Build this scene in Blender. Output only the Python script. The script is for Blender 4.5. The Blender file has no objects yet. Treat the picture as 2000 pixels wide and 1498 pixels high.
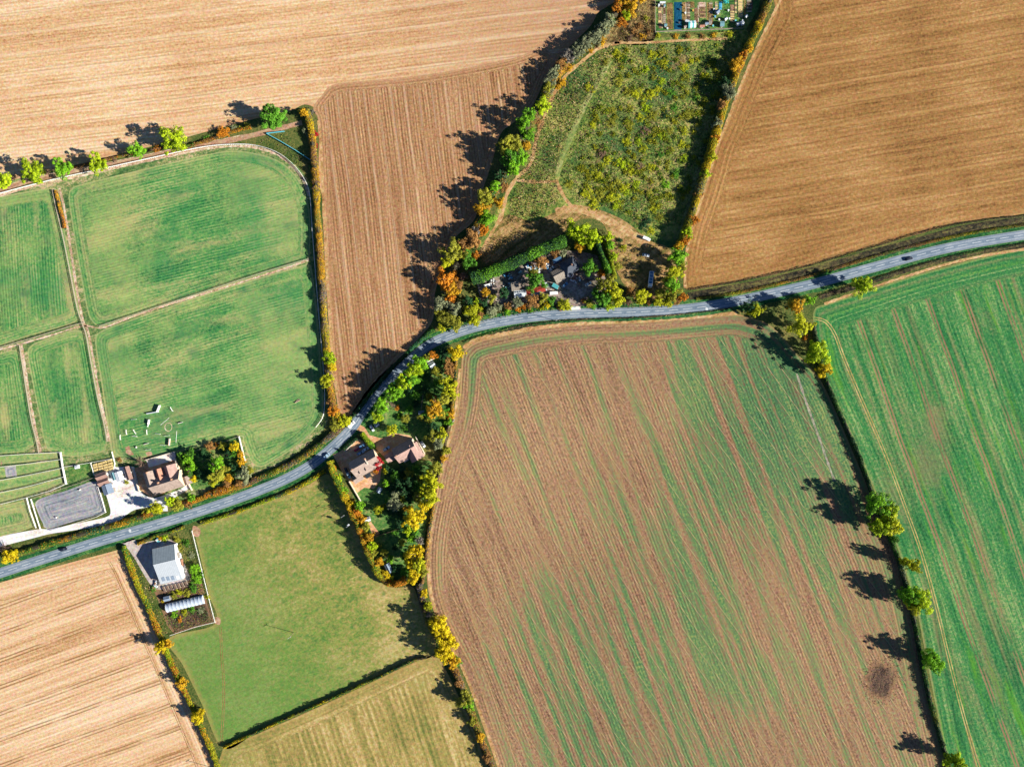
import bpy, math, random
import numpy as np
from mathutils import Vector, Matrix, geometry

# ------------------------------------------------------------------ camera, sky, sun, exposure
C = bpy.context.scene.collection
sc = bpy.context.scene
S = 0.32                      # metres on the ground per unit of the survey plan (2000 x 1498 units)
HC = 427.0                    # flying height of the drone
EL = math.radians(25)
cam = bpy.data.cameras.new('camera'); cam_o = bpy.data.objects.new('camera', cam); C.objects.link(cam_o)
cam_o.location = (0, 0, HC); cam_o.rotation_euler = (0, 0, 0)
cam.sensor_width = 36; cam.lens = 36 * HC / (2000 * S); cam.clip_start = 1; cam.clip_end = 20000
sc.camera = cam_o
w = bpy.data.worlds.new('World'); sc.world = w; w.use_nodes = True
sky = w.node_tree.nodes.new('ShaderNodeTexSky'); sky.sky_type = 'NISHITA'; sky.sun_disc = False
sky.sun_elevation = EL; sky.sun_rotation = math.radians(105)
sky.air_density = 0.62; sky.dust_density = 0.0; sky.ozone_density = 4.0
w.node_tree.links.new(sky.outputs[0], w.node_tree.nodes['Background'].inputs[0])
w.node_tree.nodes['Background'].inputs[1].default_value = 0.05
sun = bpy.data.lights.new('sun', 'SUN'); sun.energy = 5.0; sun.angle = math.radians(0.53); sun.color = (1, .93, .80)
sun_o = bpy.data.objects.new('sun', sun); C.objects.link(sun_o); sun_o.location = (0, 0, 300)
sun_o.rotation_euler = Vector((-.965 * math.cos(EL), .262 * math.cos(EL), -math.sin(EL))).to_track_quat('-Z', 'Y').to_euler()
sc.view_settings.view_transform = 'Standard'; sc.view_settings.look = 'None'
sc.view_settings.exposure = 1.22; sc.view_settings.gamma = 1; sc.view_settings.use_curve_mapping = False

rnd = random.Random(7)
R = np.random.default_rng(11)

# ------------------------------------------------------------------ helpers
def P(px, py, z=0.0):
    """plan unit -> ground point"""
    return Vector(((px - 1000) * S, (749 - py) * S, z))
def U(px, py, h):
    """plan position of something seen at (px,py) whose visible top is h metres up"""
    k = 1 - h / HC
    return (1000 + (px - 1000) * k, 749 + (py - 749) * k)
def lin(c): 
    c = c / 255.0
    return c / 12.92 if c < .04045 else ((c + .055) / 1.055) ** 2.4
LIT = (1.58, 1.52, 1.42)
def A(r, g, b):
    return tuple(min(.85, lin(c) / l) for c, l in zip((r, g, b), LIT)) + (1,)

def tag(o, label=None, cat=None, group=None, kind=None):
    if label: o['label'] = label
    if cat: o['category'] = cat
    if group: o['group'] = group
    if kind: o['kind'] = kind
    return o
def mesh_obj(name, me, mat=None, parent=None):
    o = bpy.data.objects.new(name, me); C.objects.link(o)
    if mat is not None:
        if len(me.materials) == 0: me.materials.append(mat)
    if parent is not None: o.parent = parent
    return o
def empty(name, loc=(0, 0, 0), rz=0.0):
    o = bpy.data.objects.new(name, None); C.objects.link(o); o.location = loc; o.rotation_euler = (0, 0, rz)
    o.empty_display_size = .5
    return o
def copy_tree(o, parent=None):
    c = o.copy(); C.objects.link(c); c.parent = parent
    for ch in list(o.children): copy_tree(ch, c)
    return c

class MB:
    """collects simple solids into one mesh"""
    def __init__(s): s.v = []; s.f = []
    def box(s, cx, cy, cz, lx, ly, lz, rz=0.0, taper=1.0):
        b = len(s.v); c, n = math.cos(rz), math.sin(rz)
        for dz, k in ((-.5, 1), (.5, taper)):
            for dx, dy in ((-.5, -.5), (.5, -.5), (.5, .5), (-.5, .5)):
                x, y = dx * lx * k, dy * ly * k
                s.v.append((cx + x * c - y * n, cy + x * n + y * c, cz + dz * lz))
        s.f += [(b, b+3, b+2, b+1), (b+4, b+5, b+6, b+7)] + [(b+i, b+(i+1) % 4, b+4+(i+1) % 4, b+4+i) for i in range(4)]
        return s
    def bar(s, p, q, r, n=5, r2=None):
        p, q = Vector(p), Vector(q); d = (q - p).normalized()
        u = d.orthogonal().normalized(); t = d.cross(u); b = len(s.v); r2 = r if r2 is None else r2
        for c, rr in ((p, r), (q, r2)):
            for i in range(n):
                a = 2 * math.pi * i / n; s.v.append(tuple(c + (u * math.cos(a) + t * math.sin(a)) * rr))
        s.f += [(b+i, b+(i+1) % n, b+n+(i+1) % n, b+n+i) for i in range(n)] + [tuple(b+n-1-i for i in range(n)), tuple(b+n+i for i in range(n))]
        return s
    def prism(s, prof, x0, x1):
        """profile of (y,z) points extruded along x"""
        b = len(s.v); n = len(prof)
        for x in (x0, x1):
            for y, z in prof: s.v.append((x, y, z))
        s.f += [(b+i, b+(i+1) % n, b+n+(i+1) % n, b+n+i) for i in range(n)] + [tuple(b+n-1-i for i in range(n)), tuple(b+n+i for i in range(n))]
        return s
    def mesh(s, name):
        me = bpy.data.meshes.new(name); me.from_pydata(s.v, [], s.f); me.update(); return me
    def build(s, name, mat, parent=None):
        return mesh_obj(name, s.mesh(name), mat, parent)

# ------------------------------------------------------------------ node helper
class NT:
    def __init__(s, name):
        s.m = bpy.data.materials.new(name); s.m.use_nodes = True; s.t = s.m.node_tree; s.n = s.t.nodes; s.l = s.t.links
        s.b = s.n['Principled BSDF']; s.b.inputs['Roughness'].default_value = .95; s.b.inputs['Specular IOR Level'].default_value = .12
    def put(s, sock, v):
        if hasattr(v, 'is_linked') or hasattr(v, 'links'): s.l.new(v, sock)
        else: sock.default_value = v
    def math(s, op, a, b=0.0, c=0.0, clamp=False):
        n = s.n.new('ShaderNodeMath'); n.operation = op; n.use_clamp = clamp
        for i, v in enumerate((a, b, c)): s.put(n.inputs[i], v)
        return n.outputs[0]
    def xy(s):
        g = s.n.new('ShaderNodeNewGeometry'); x = s.n.new('ShaderNodeSeparateXYZ'); s.l.new(g.outputs['Position'], x.inputs[0])
        return x.outputs[0], x.outputs[1]
    def vec(s, x, y, z=0.0):
        n = s.n.new('ShaderNodeCombineXYZ')
        for i, v in enumerate((x, y, z)): s.put(n.inputs[i], v)
        return n.outputs[0]
    def noise(s, vec, scale=1.0, detail=3.0, rough=.55, dist=0.0):
        n = s.n.new('ShaderNodeTexNoise'); s.put(n.inputs['Vector'], vec); n.inputs['Scale'].default_value = scale
        n.inputs['Detail'].default_value = detail; n.inputs['Roughness'].default_value = rough; n.inputs['Distortion'].default_value = dist
        return n.outputs[0]
    def ramp(s, fac, stops, interp='LINEAR'):
        n = s.n.new('ShaderNodeValToRGB'); n.color_ramp.interpolation = interp; e = n.color_ramp.elements
        while len(e) < len(stops): e.new(.5)
        for el, (p, c) in zip(e, stops): el.position = p; el.color = c if len(c) == 4 else tuple(c) + (1,)
        s.put(n.inputs[0], fac); return n.outputs[0]
    def mix(s, f, a, b):
        n = s.n.new('ShaderNodeMix'); n.data_type = 'RGBA'
        s.put(n.inputs[0], f); s.put(n.inputs[6], a); s.put(n.inputs[7], b); return n.outputs[2]
    def sstep(s, v, lo, hi):
        n = s.n.new('ShaderNodeMapRange'); n.interpolation_type = 'SMOOTHSTEP'; s.put(n.inputs[0], v)
        s.put(n.inputs[1], lo); s.put(n.inputs[2], hi); n.inputs[3].default_value = 0; n.inputs[4].default_value = 1; return n.outputs[0]
    def attr(s, name, out='Fac'):
        n = s.n.new('ShaderNodeAttribute'); n.attribute_name = name; return n.outputs[out]
    def bump(s, h, dist=.15, strength=.6):
        n = s.n.new('ShaderNodeBump'); n.inputs['Distance'].default_value = dist; n.inputs['Strength'].default_value = strength
        s.put(n.inputs['Height'], h); s.l.new(n.outputs[0], s.b.inputs['Normal'])
    def col(s, v): s.put(s.b.inputs['Base Color'], v); return s.m
    def add(s, *terms):
        """terms: (value, weight) -> 0.5 + sum w*(v-0.5)"""
        tot = .5
        for v, k in terms:
            a = s.math('MULTIPLY_ADD', v, k, -.5 * k); tot = s.math('ADD', a, tot)
        return tot

def field_mat(name, ang, cols, grad=None, speck=(.62, .75), streak=(.30, .012, .5), fine=(1.3, .05, .35), blot=(.02, .35), grain=(1.6, .35), lines=None, warp=1.5,
              head=None, over=None, tram=None, stripes=None, bump=.12, edge=None, patch=None):
    """soil / crop surface: streaks along the drilling direction, headland rows that follow the field edge"""
    t = NT(name); x, y = t.xy(); pos = t.vec(x, y)
    c, n = math.cos(math.radians(ang)), math.sin(math.radians(ang))
    u = t.math('MULTIPLY_ADD', y, c, t.math('MULTIPLY', x, -n)); v = t.math('MULTIPLY_ADD', x, c, t.math('MULTIPLY', y, n))
    wn = t.noise(pos, .012, 2)
    u = t.math('MULTIPLY_ADD', wn, warp * 1.6, u)
    e = None
    if head or edge: e = t.attr('edge')
    if head:
        hm = t.sstep(e, head - .6, head + .6)
        u = t.math('ADD', t.math('MULTIPLY', u, hm), t.math('MULTIPLY', e, t.math('SUBTRACT', 1.0, hm)))
        v = t.math('MULTIPLY_ADD', t.math('SUBTRACT', 1.0, hm), 300.0, v)
    s1 = t.noise(t.vec(t.math('MULTIPLY', u, streak[0]), t.math('MULTIPLY', v, streak[1])), 1, 2, .5)
    s2 = t.noise(t.vec(t.math('MULTIPLY', u, fine[0]), t.math('MULTIPLY', v, fine[1] * 2.5), 3.3), 1, 3, .7)
    bl = t.noise(pos, blot[0], 4, .6, .4); gr = t.noise(pos, grain[0] * .42, 3, .85)
    terms = [(s1, streak[2] * 2.2), (s2, fine[2] * 2.2), (bl, blot[1] * 2.2), (gr, grain[1] * 3.4)]
    hgt = [(s2, 1.0), (gr, .8)]
    if lines:
        per, amt = lines[:2]
        sw = t.math('SINE', t.math('MULTIPLY', t.math('MULTIPLY_ADD', s2, .25 * per, u), 2 * math.pi / per))
        am = t.sstep(t.noise(t.vec(t.math('MULTIPLY', u, .08), t.math('MULTIPLY', v, .02), 9.1), 1, 2), .30, .62)
        sw = t.math('MULTIPLY_ADD', t.math('MULTIPLY', sw, am), .5, .5); terms.append((sw, amt)); hgt.append((sw, .8))
    val = t.add(*terms); colr = t.ramp(val, cols)
    if stripes:                                   # broad bands from the drill passes
        per, amt, cc = stripes
        sw = t.math('SINE', t.math('MULTIPLY', t.math('MULTIPLY_ADD', wn, per * .6, u), 2 * math.pi / per))
        k = t.sstep(t.math('MULTIPLY_ADD', s1, 2.4, t.math('MULTIPLY_ADD', sw, .5, -1.2)), -.3, .9)
        colr = t.mix(t.math('MULTIPLY', k, amt), colr, cc)
    if over:                                      # second crop colour through the 'mask' attribute
        stops, k1, per = over
        sw = t.math('SINE', t.math('MULTIPLY', u, 2 * math.pi / per)) if per else 0.0
        q = t.math('MULTIPLY_ADD', t.math('SUBTRACT', s1, .5), 2.1, t.attr('mask'))
        q = t.math('MULTIPLY_ADD', t.math('SUBTRACT', bl, .5), .9, q)
        q = t.math('MULTIPLY_ADD', t.math('SUBTRACT', gr, .5), 1.5, q)
        q = t.math('MULTIPLY_ADD', t.math('SUBTRACT', s2, .5), .6, q)
        if per: q = t.math('MULTIPLY_ADD', sw, .06, q)
        colr = t.mix(t.math('MULTIPLY', t.sstep(q, .24, .74), k1), colr, t.ramp(val, stops))
    if patch:
        for sc_, lo, hi, cc, k, off in patch:
            pn = t.noise(t.vec(t.math('MULTIPLY', u, sc_[0]), t.math('MULTIPLY', v, sc_[1]), off), 1, 4, .6)
            pn = t.math('MULTIPLY_ADD', t.math('SUBTRACT', gr, .5), .25, pn)
            colr = t.mix(t.math('MULTIPLY', t.sstep(pn, lo, hi), k), colr, cc)
    if grad:                                      # slow change of ground colour across the field
        (gx, gy, g0, g1), cc, k = grad
        gq = t.math('MULTIPLY_ADD', x, gx, t.math('MULTIPLY_ADD', y, gy, t.math('MULTIPLY', bl, 40.0)))
        colr = t.mix(t.math('MULTIPLY', t.sstep(gq, g0, g1), k), colr, cc)
    if tram:
        for a2, per, off, gap, wid, cc, k in tram:
            c2, n2 = math.cos(math.radians(a2)), math.sin(math.radians(a2))
            u2 = t.math('MULTIPLY_ADD', y, c2, t.math('MULTIPLY', x, -n2)); u2 = t.math('MULTIPLY_ADD', wn, 3.0, u2)
            pp = t.math('PINGPONG', t.math('ADD', u2, off + 1000 * per), per / 2)
            d = t.math('ABSOLUTE', t.math('SUBTRACT', pp, gap / 2)) if gap else pp
            ln = t.math('SUBTRACT', 1.0, t.sstep(d, wid * .4, wid))
            br = t.sstep(t.noise(t.vec(t.math('MULTIPLY', x, .05), t.math('MULTIPLY', y, .05), a2), 1, 3), .3, .55)
            ln = t.math('MULTIPLY', t.math('MULTIPLY', ln, br), k)
            if head: ln = t.math('MULTIPLY', ln, hm)
            colr = t.mix(ln, colr, cc)
    if edge:
        wd, cc, k = edge
        en = t.math('MULTIPLY_ADD', t.math('SUBTRACT', s2, .5), wd, e)
        colr = t.mix(t.math('MULTIPLY', t.math('SUBTRACT', 1.0, t.sstep(en, 0.0, wd)), k), colr, cc)
    hn = t.n.new('ShaderNodeTexNoise'); t.put(hn.inputs['Vector'], pos); hn.inputs['Scale'].default_value = speck[0]; hn.inputs['Detail'].default_value = 2; hn.inputs['Roughness'].default_value = .7
    va = t.n.new('ShaderNodeVectorMath'); va.operation = 'MULTIPLY_ADD'; t.l.new(hn.outputs['Color'], va.inputs[0]); va.inputs[1].default_value = (speck[1],) * 3; va.inputs[2].default_value = (1 - speck[1] * .5,) * 3
    vm = t.n.new('ShaderNodeVectorMath'); vm.operation = 'MULTIPLY'; t.l.new(colr, vm.inputs[0]); t.l.new(va.outputs[0], vm.inputs[1]); colr = vm.outputs[0]
    t.bump(t.add(*hgt), bump, .8)
    return t.col(colr)

def simple_mat(name, rgb, var=.25, scale=.6, rough=.8, spec=.2, metal=0.0, rgb2=None, stretch=None):
    t = NT(name); g = t.n.new('ShaderNodeTexCoord')
    src = g.outputs['Object']
    if stretch:
        mp = t.n.new('ShaderNodeMapping'); mp.inputs['Scale'].default_value = stretch; t.l.new(src, mp.inputs[0]); src = mp.outputs[0]
    n1 = t.noise(src, scale, 5, .65)
    c1 = tuple(max(0, c * (1 - var)) for c in rgb[:3]) + (1,)
    c2 = rgb2 if rgb2 else tuple(min(1, c * (1 + var)) for c in rgb[:3]) + (1,)
    t.b.inputs['Roughness'].default_value = rough; t.b.inputs['Specular IOR Level'].default_value = spec; t.b.inputs['Metallic'].default_value = metal
    return t.col(t.ramp(n1, [(.3, c1), (.7, c2)]))

def roof_mat(name, rgb, var=.3, course=.33, rough=.85, rib=None):
    """tile courses (or sheet ribs) as fine relief on a roof slope"""
    t = NT(name); g = t.n.new('ShaderNodeTexCoord'); x = t.n.new('ShaderNodeSeparateXYZ'); t.l.new(g.outputs['Object'], x.inputs[0])
    n1 = t.noise(g.outputs['Object'], .7, 5, .7); n2 = t.noise(g.outputs['Object'], 3.0, 3, .7)
    ax = x.outputs[0] if rib else x.outputs[2]
    sw = t.math('MULTIPLY_ADD', t.math('SINE', t.math('MULTIPLY', ax, 2 * math.pi / (rib or course))), .5, .5)
    val = t.add((n1, 1.0), (n2, .8), (sw, .2))
    t.b.inputs['Roughness'].default_value = rough
    t.bump(sw, .03, .6)
    c1 = tuple(c * (1 - var) for c in rgb[:3]) + (1,); c2 = tuple(min(1, c * (1 + var)) for c in rgb[:3]) + (1,)
    return t.col(t.ramp(val, [(.2, c1), (.5, rgb), (.8, c2)]))

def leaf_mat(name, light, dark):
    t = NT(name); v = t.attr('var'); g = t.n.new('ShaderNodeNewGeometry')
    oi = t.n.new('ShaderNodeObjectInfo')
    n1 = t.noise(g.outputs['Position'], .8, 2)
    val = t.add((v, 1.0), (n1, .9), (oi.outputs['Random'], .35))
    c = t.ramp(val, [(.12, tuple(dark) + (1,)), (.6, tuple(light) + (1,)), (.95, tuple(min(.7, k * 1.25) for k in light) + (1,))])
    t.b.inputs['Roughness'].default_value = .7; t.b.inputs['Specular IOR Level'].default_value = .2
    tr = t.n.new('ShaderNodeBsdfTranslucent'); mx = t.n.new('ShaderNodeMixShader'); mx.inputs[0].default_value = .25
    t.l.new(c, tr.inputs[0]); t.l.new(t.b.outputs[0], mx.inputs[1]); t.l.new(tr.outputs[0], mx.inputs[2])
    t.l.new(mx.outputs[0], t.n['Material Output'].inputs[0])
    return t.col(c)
def tint_mat(name):
    """foliage whose leaf colours come from the 'tint' attribute"""
    t = NT(name); c = t.attr('tint', 'Color'); t.b.inputs['Roughness'].default_value = .75
    tr = t.n.new('ShaderNodeBsdfTranslucent'); mx = t.n.new('ShaderNodeMixShader'); mx.inputs[0].default_value = .2
    t.l.new(c, tr.inputs[0]); t.l.new(t.b.outputs[0], mx.inputs[1]); t.l.new(tr.outputs[0], mx.inputs[2])
    t.l.new(mx.outputs[0], t.n['Material Output'].inputs[0])
    return t.col(c)

# ------------------------------------------------------------------ ground geometry
def spline(pts, step=6.0, closed=False):
    pts = [Vector((p[0], p[1])) for p in pts]; n = len(pts); out = []
    for i in range(n if closed else n - 1):
        g = (lambda k: pts[k % n]) if closed else (lambda k: pts[max(0, min(n - 1, k))])
        p0, p1, p2, p3 = g(i - 1), g(i), g(i + 1), g(i + 2); m = max(1, int((p2 - p1).length / step))
        for j in range(m):
            a = j / m
            out.append(.5 * ((2 * p1) + (p2 - p0) * a + (2 * p0 - 5 * p1 + 4 * p2 - p3) * a * a + (3 * p1 - p0 - 3 * p2 + p3) * a ** 3))
    if not closed: out.append(pts[-1])
    return out
def densify(pts, step):
    out = []; n = len(pts)
    for i in range(n):
        a, b = Vector(pts[i][:2]), Vector(pts[(i + 1) % n][:2]); m = max(1, int((b - a).length / step))
        out += [a.lerp(b, j / m) for j in range(m)]
    return out
def edge_dist(q, poly):
    d = np.full(len(q), 1e9); n = len(poly)
    for i in range(n):
        a = poly[i]; b = poly[(i + 1) % n]; ab = b - a; L = (ab ** 2).sum()
        if L < 1e-9: continue
        tt = np.clip(((q - a) @ ab) / L, 0, 1); d = np.minimum(d, np.hypot(*(q - a - tt[:, None] * ab).T))
    return d
def inside(q, poly):
    r = np.zeros(len(q), bool); n = len(poly); x, y = q[:, 0], q[:, 1]
    for i in range(n):
        x1, y1 = poly[i]; x2, y2 = poly[(i + 1) % n]
        if y1 == y2: continue
        k = (y1 > y) != (y2 > y); r ^= k & (x < (x2 - x1) * (y - y1) / (y2 - y1) + x1)
    return r
def sheet(name, pts, z, mat, smooth=True, grid=14.0, mask=None, rough=0.0, edge=True):
    """a piece of ground: outline in plan units, constrained triangulation, edge distance stored per vertex"""
    b = spline(pts, 6, True) if smooth else densify(pts, 8)
    if rough:
        b = [p + Vector((rnd.uniform(-rough, rough), rnd.uniform(-rough, rough))) for p in b]
    poly = np.array([(p.x, p.y) for p in b]); lo, hi = poly.min(0), poly.max(0)
    gx, gy = np.meshgrid(np.arange(lo[0], hi[0], grid), np.arange(lo[1], hi[1], grid)); q = np.c_[gx.ravel(), gy.ravel()]
    q = q + R.uniform(-.2, .2, q.shape) * grid
    q = q[inside(q, poly)]
    if len(q): q = q[edge_dist(q, poly) > grid * .35]
    allp = [Vector((float(a), float(c))) for a, c in np.r_[poly, q]]; nb = len(poly)
    vs, es, fs, *_ = geometry.delaunay_2d_cdt(allp, [(i, (i + 1) % nb) for i in range(nb)], [], 1, 1e-4)
    me = bpy.data.meshes.new(name)
    me.from_pydata([tuple(P(v.x, v.y, z)) for v in vs], [], [tuple(f) for f in fs]); me.update()
    if me.polygons and me.polygons[0].normal.z < 0: me.flip_normals()
    va = np.array([(v.x, v.y) for v in vs])
    if edge:
        a = me.attributes.new('edge', 'FLOAT', 'POINT'); a.data.foreach_set('value', (edge_dist(va, poly) * S).astype(np.float32))
    if mask is not None:
        mk = np.array(mask, float); d2 = ((va[:, None, :] - mk[None, :, :2]) ** 2).sum(2); wt = np.exp(-d2 / (2 * 75.0 ** 2)) + 1e-9 / (d2 + 1)
        a = me.attributes.new('mask', 'FLOAT', 'POINT'); a.data.foreach_set('value', ((wt * mk[:, 2]).sum(1) / wt.sum(1)).astype(np.float32))
    return tag(mesh_obj(name, me, mat), kind='structure')
def ribbon(name, pts, wid, z, mat, off=0.0, jit=0.0, parent=None, kind='structure', step=5.0):
    c = spline(pts, step); v = []; n = len(c)
    for i, p in enumerate(c):
        d = (c[min(n - 1, i + 1)] - c[max(0, i - 1)]).normalized(); nn = Vector((-d.y, d.x))
        ww = wid * (1 + rnd.uniform(-jit, jit))
        v += [tuple(P(*(p + nn * (off + ww / 2)), z)), tuple(P(*(p + nn * (off - ww / 2)), z))]
    me = bpy.data.meshes.new(name); me.from_pydata(v, [], [(2*i, 2*i+1, 2*i+3, 2*i+2) for i in range(n - 1)]); me.update()
    if me.polygons[0].normal.z < 0: me.flip_normals()
    o = mesh_obj(name, me, mat, parent)
    return tag(o, kind=kind) if kind else o

# ------------------------------------------------------------------ leaves
def leaf_mesh(name, c, nrm, size, var=None, tint=None):
    """many small leaf-sprays (one rhombus each) in one mesh"""
    c = np.asarray(c, float); n = len(c); nrm = np.asarray(nrm, float); nrm = nrm / (np.linalg.norm(nrm, axis=1)[:, None] + 1e-9)
    a = R.normal(size=(n, 3)); t1 = np.cross(nrm, a); t1 /= (np.linalg.norm(t1, axis=1)[:, None] + 1e-9); t2 = np.cross(nrm, t1)
    s = np.asarray(size, float).reshape(-1, 1) * np.ones((n, 1)); s2 = s * R.uniform(.55, .9, (n, 1))
    v = np.stack([c - t1 * s, c - t2 * s2, c + t1 * s, c + t2 * s2], 1).reshape(-1, 3).astype(np.float32)
    me = bpy.data.meshes.new(name); me.vertices.add(4 * n); me.vertices.foreach_set('co', v.ravel())
    me.loops.add(4 * n); me.loops.foreach_set('vertex_index', np.arange(4 * n, dtype=np.int32))
    me.polygons.add(n); me.polygons.foreach_set('loop_start', np.arange(0, 4 * n, 4, dtype=np.int32)); me.polygons.foreach_set('loop_total', np.full(n, 4, np.int32))
    me.update(calc_edges=True)
    if var is not None:
        at = me.attributes.new('var', 'FLOAT', 'FACE'); at.data.foreach_set('value', np.asarray(var, np.float32))
    if tint is not None:
        at = me.attributes.new('tint', 'FLOAT_COLOR', 'FACE'); at.data.foreach_set('color', np.c_[tint, np.ones(n)].astype(np.float32).ravel())
    return me
def crown_mesh(name, shape, seed, nclump=84, per=76):
    r = np.random.default_rng(seed); cs, ns, vs, ss = [], [], [], []
    lob = [(r.integers(2, 5), r.uniform(0, 6.28), r.uniform(.06, .16)) for _ in range(3)]
    for k in range(nclump):
        d = r.normal(size=3); d /= np.linalg.norm(d)
        if shape == 'bush': d[2] = abs(d[2]) * .95 - .1
        ph = math.atan2(d[1], d[0]); lf = 1 + sum(q * math.sin(m * ph + o) for m, o, q in lob)
        rad = r.uniform(.15, .92) * lf; ctr = d * rad; cr = r.uniform(.11, .29)
        if shape == 'tall': ctr[:2] *= .8 * (1 - .35 * max(0, ctr[2])); cr *= .8
        if shape == 'spread': ctr[2] *= .75; ctr[:2] *= 1.08
        if shape == 'split': ctr[:2] *= 1.0 + .25 * math.sin(3 * math.atan2(d[1], d[0]) + seed)
        if shape == 'cone': ctr[2] = r.uniform(-1, 1); q = r.uniform(0, 2 * math.pi); rr = (1 - ctr[2]) / 2 * .75; ctr[:2] = (rr * math.cos(q), rr * math.sin(q)); cr = .12 + .2 * (1 - ctr[2]) / 2
        dd = r.normal(size=(per, 3)); dd /= np.linalg.norm(dd, axis=1)[:, None]
        dd[:, 2] = np.where(r.random(per) < .7, np.abs(dd[:, 2]), dd[:, 2])
        pts = ctr + dd * cr * r.uniform(.6, 1.05, (per, 1)) * np.array([1, 1, .8])
        cs.append(pts); ns.append(dd + r.normal(scale=.45, size=(per, 3)) + np.array([0, 0, .35]))
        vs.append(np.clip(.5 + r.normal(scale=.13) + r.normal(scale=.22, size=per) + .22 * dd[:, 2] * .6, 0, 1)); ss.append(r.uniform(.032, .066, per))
    c = np.concatenate(cs)
    if shape == 'bush': c[:, 2] = np.maximum(c[:, 2], .02)
    return leaf_mesh(name, c, np.concatenate(ns), np.concatenate(ss), np.concatenate(vs))
def twig_mesh(name, seed, n=260):
    """leafless crown: limbs that fork into fine twigs"""
    r = random.Random(seed); mb = MB()
    for i in range(26):
        a = r.uniform(0, 6.28); e = r.uniform(.0, 1.3); L = r.uniform(.6, 1.0)
        d = Vector((math.cos(a) * math.cos(e), math.sin(a) * math.cos(e), math.sin(e))); b = Vector((0, 0, -.9)); q = b + Vector((d.x, d.y, d.z * 1.5)) * L
        mb.bar(b, q, .03, 3, .012)
        for j in range(n // 26):
            p = b.lerp(q, r.uniform(.35, 1)); dd = (d + Vector((r.uniform(-1, 1), r.uniform(-1, 1), r.uniform(-.4, .9)))).normalized()
            mb.bar(p, p + dd * r.uniform(.2, .42), .012, 3, .006)
    return mb.mesh(name)
def trunk_mesh(name, seed):
    r = random.Random(seed); mb = MB(); p = Vector((0, 0, -.02)); rad = .05
    for i in range(4):
        q = p + Vector((r.uniform(-.03, .03), r.uniform(-.03, .03), .25)); mb.bar(p, q, rad, 7, rad * .8); p = q; rad *= .8
        if i: 
            for k in range(2):
                a = r.uniform(0, 6.28); mb.bar(p, p + Vector((math.cos(a) * .28, math.sin(a) * .28, .3)), rad * .6, 4, rad * .2)
    return mb.mesh(name)
CROWNS = {'round': [crown_mesh('crown', 'round', i) for i in range(4)] + [crown_mesh('crown', 'split', 9, 80), crown_mesh('crown', 'spread', 5, 76), crown_mesh('crown', 'split', 13, 80)],
          'tall': [crown_mesh('crown', 'tall', 21, 66), crown_mesh('crown', 'tall', 22, 66)],
          'bush': [crown_mesh('bush', 'bush', 31 + i, 40, 36) for i in range(5)],
          'cone': [crown_mesh('crown', 'cone', 41, 46, 44), crown_mesh('crown', 'cone', 42, 46, 44)],
          'bare': [twig_mesh('crown', 3), twig_mesh('crown', 4)]}
TRUNKS = [trunk_mesh('trunk', i) for i in range(3)]
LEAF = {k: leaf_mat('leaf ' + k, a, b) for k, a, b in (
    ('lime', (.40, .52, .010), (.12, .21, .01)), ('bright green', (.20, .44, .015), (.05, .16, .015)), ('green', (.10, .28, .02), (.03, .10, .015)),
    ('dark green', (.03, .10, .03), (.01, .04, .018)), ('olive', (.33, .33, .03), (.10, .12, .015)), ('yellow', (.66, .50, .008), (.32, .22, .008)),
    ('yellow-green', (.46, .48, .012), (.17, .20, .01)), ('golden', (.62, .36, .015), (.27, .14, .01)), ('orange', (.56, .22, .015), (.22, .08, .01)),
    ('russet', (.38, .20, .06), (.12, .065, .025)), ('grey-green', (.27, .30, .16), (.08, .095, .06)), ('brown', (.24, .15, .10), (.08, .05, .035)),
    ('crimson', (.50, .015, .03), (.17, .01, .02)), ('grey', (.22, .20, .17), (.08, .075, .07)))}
BARK = simple_mat('bark', (.10, .075, .055, 1), .35, 3); TWIG = simple_mat('pale twigs', (.34, .26, .19, 1), .3, 4); TWIG2 = simple_mat('brown twigs', (.20, .13, .10, 1), .3, 4)

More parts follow.
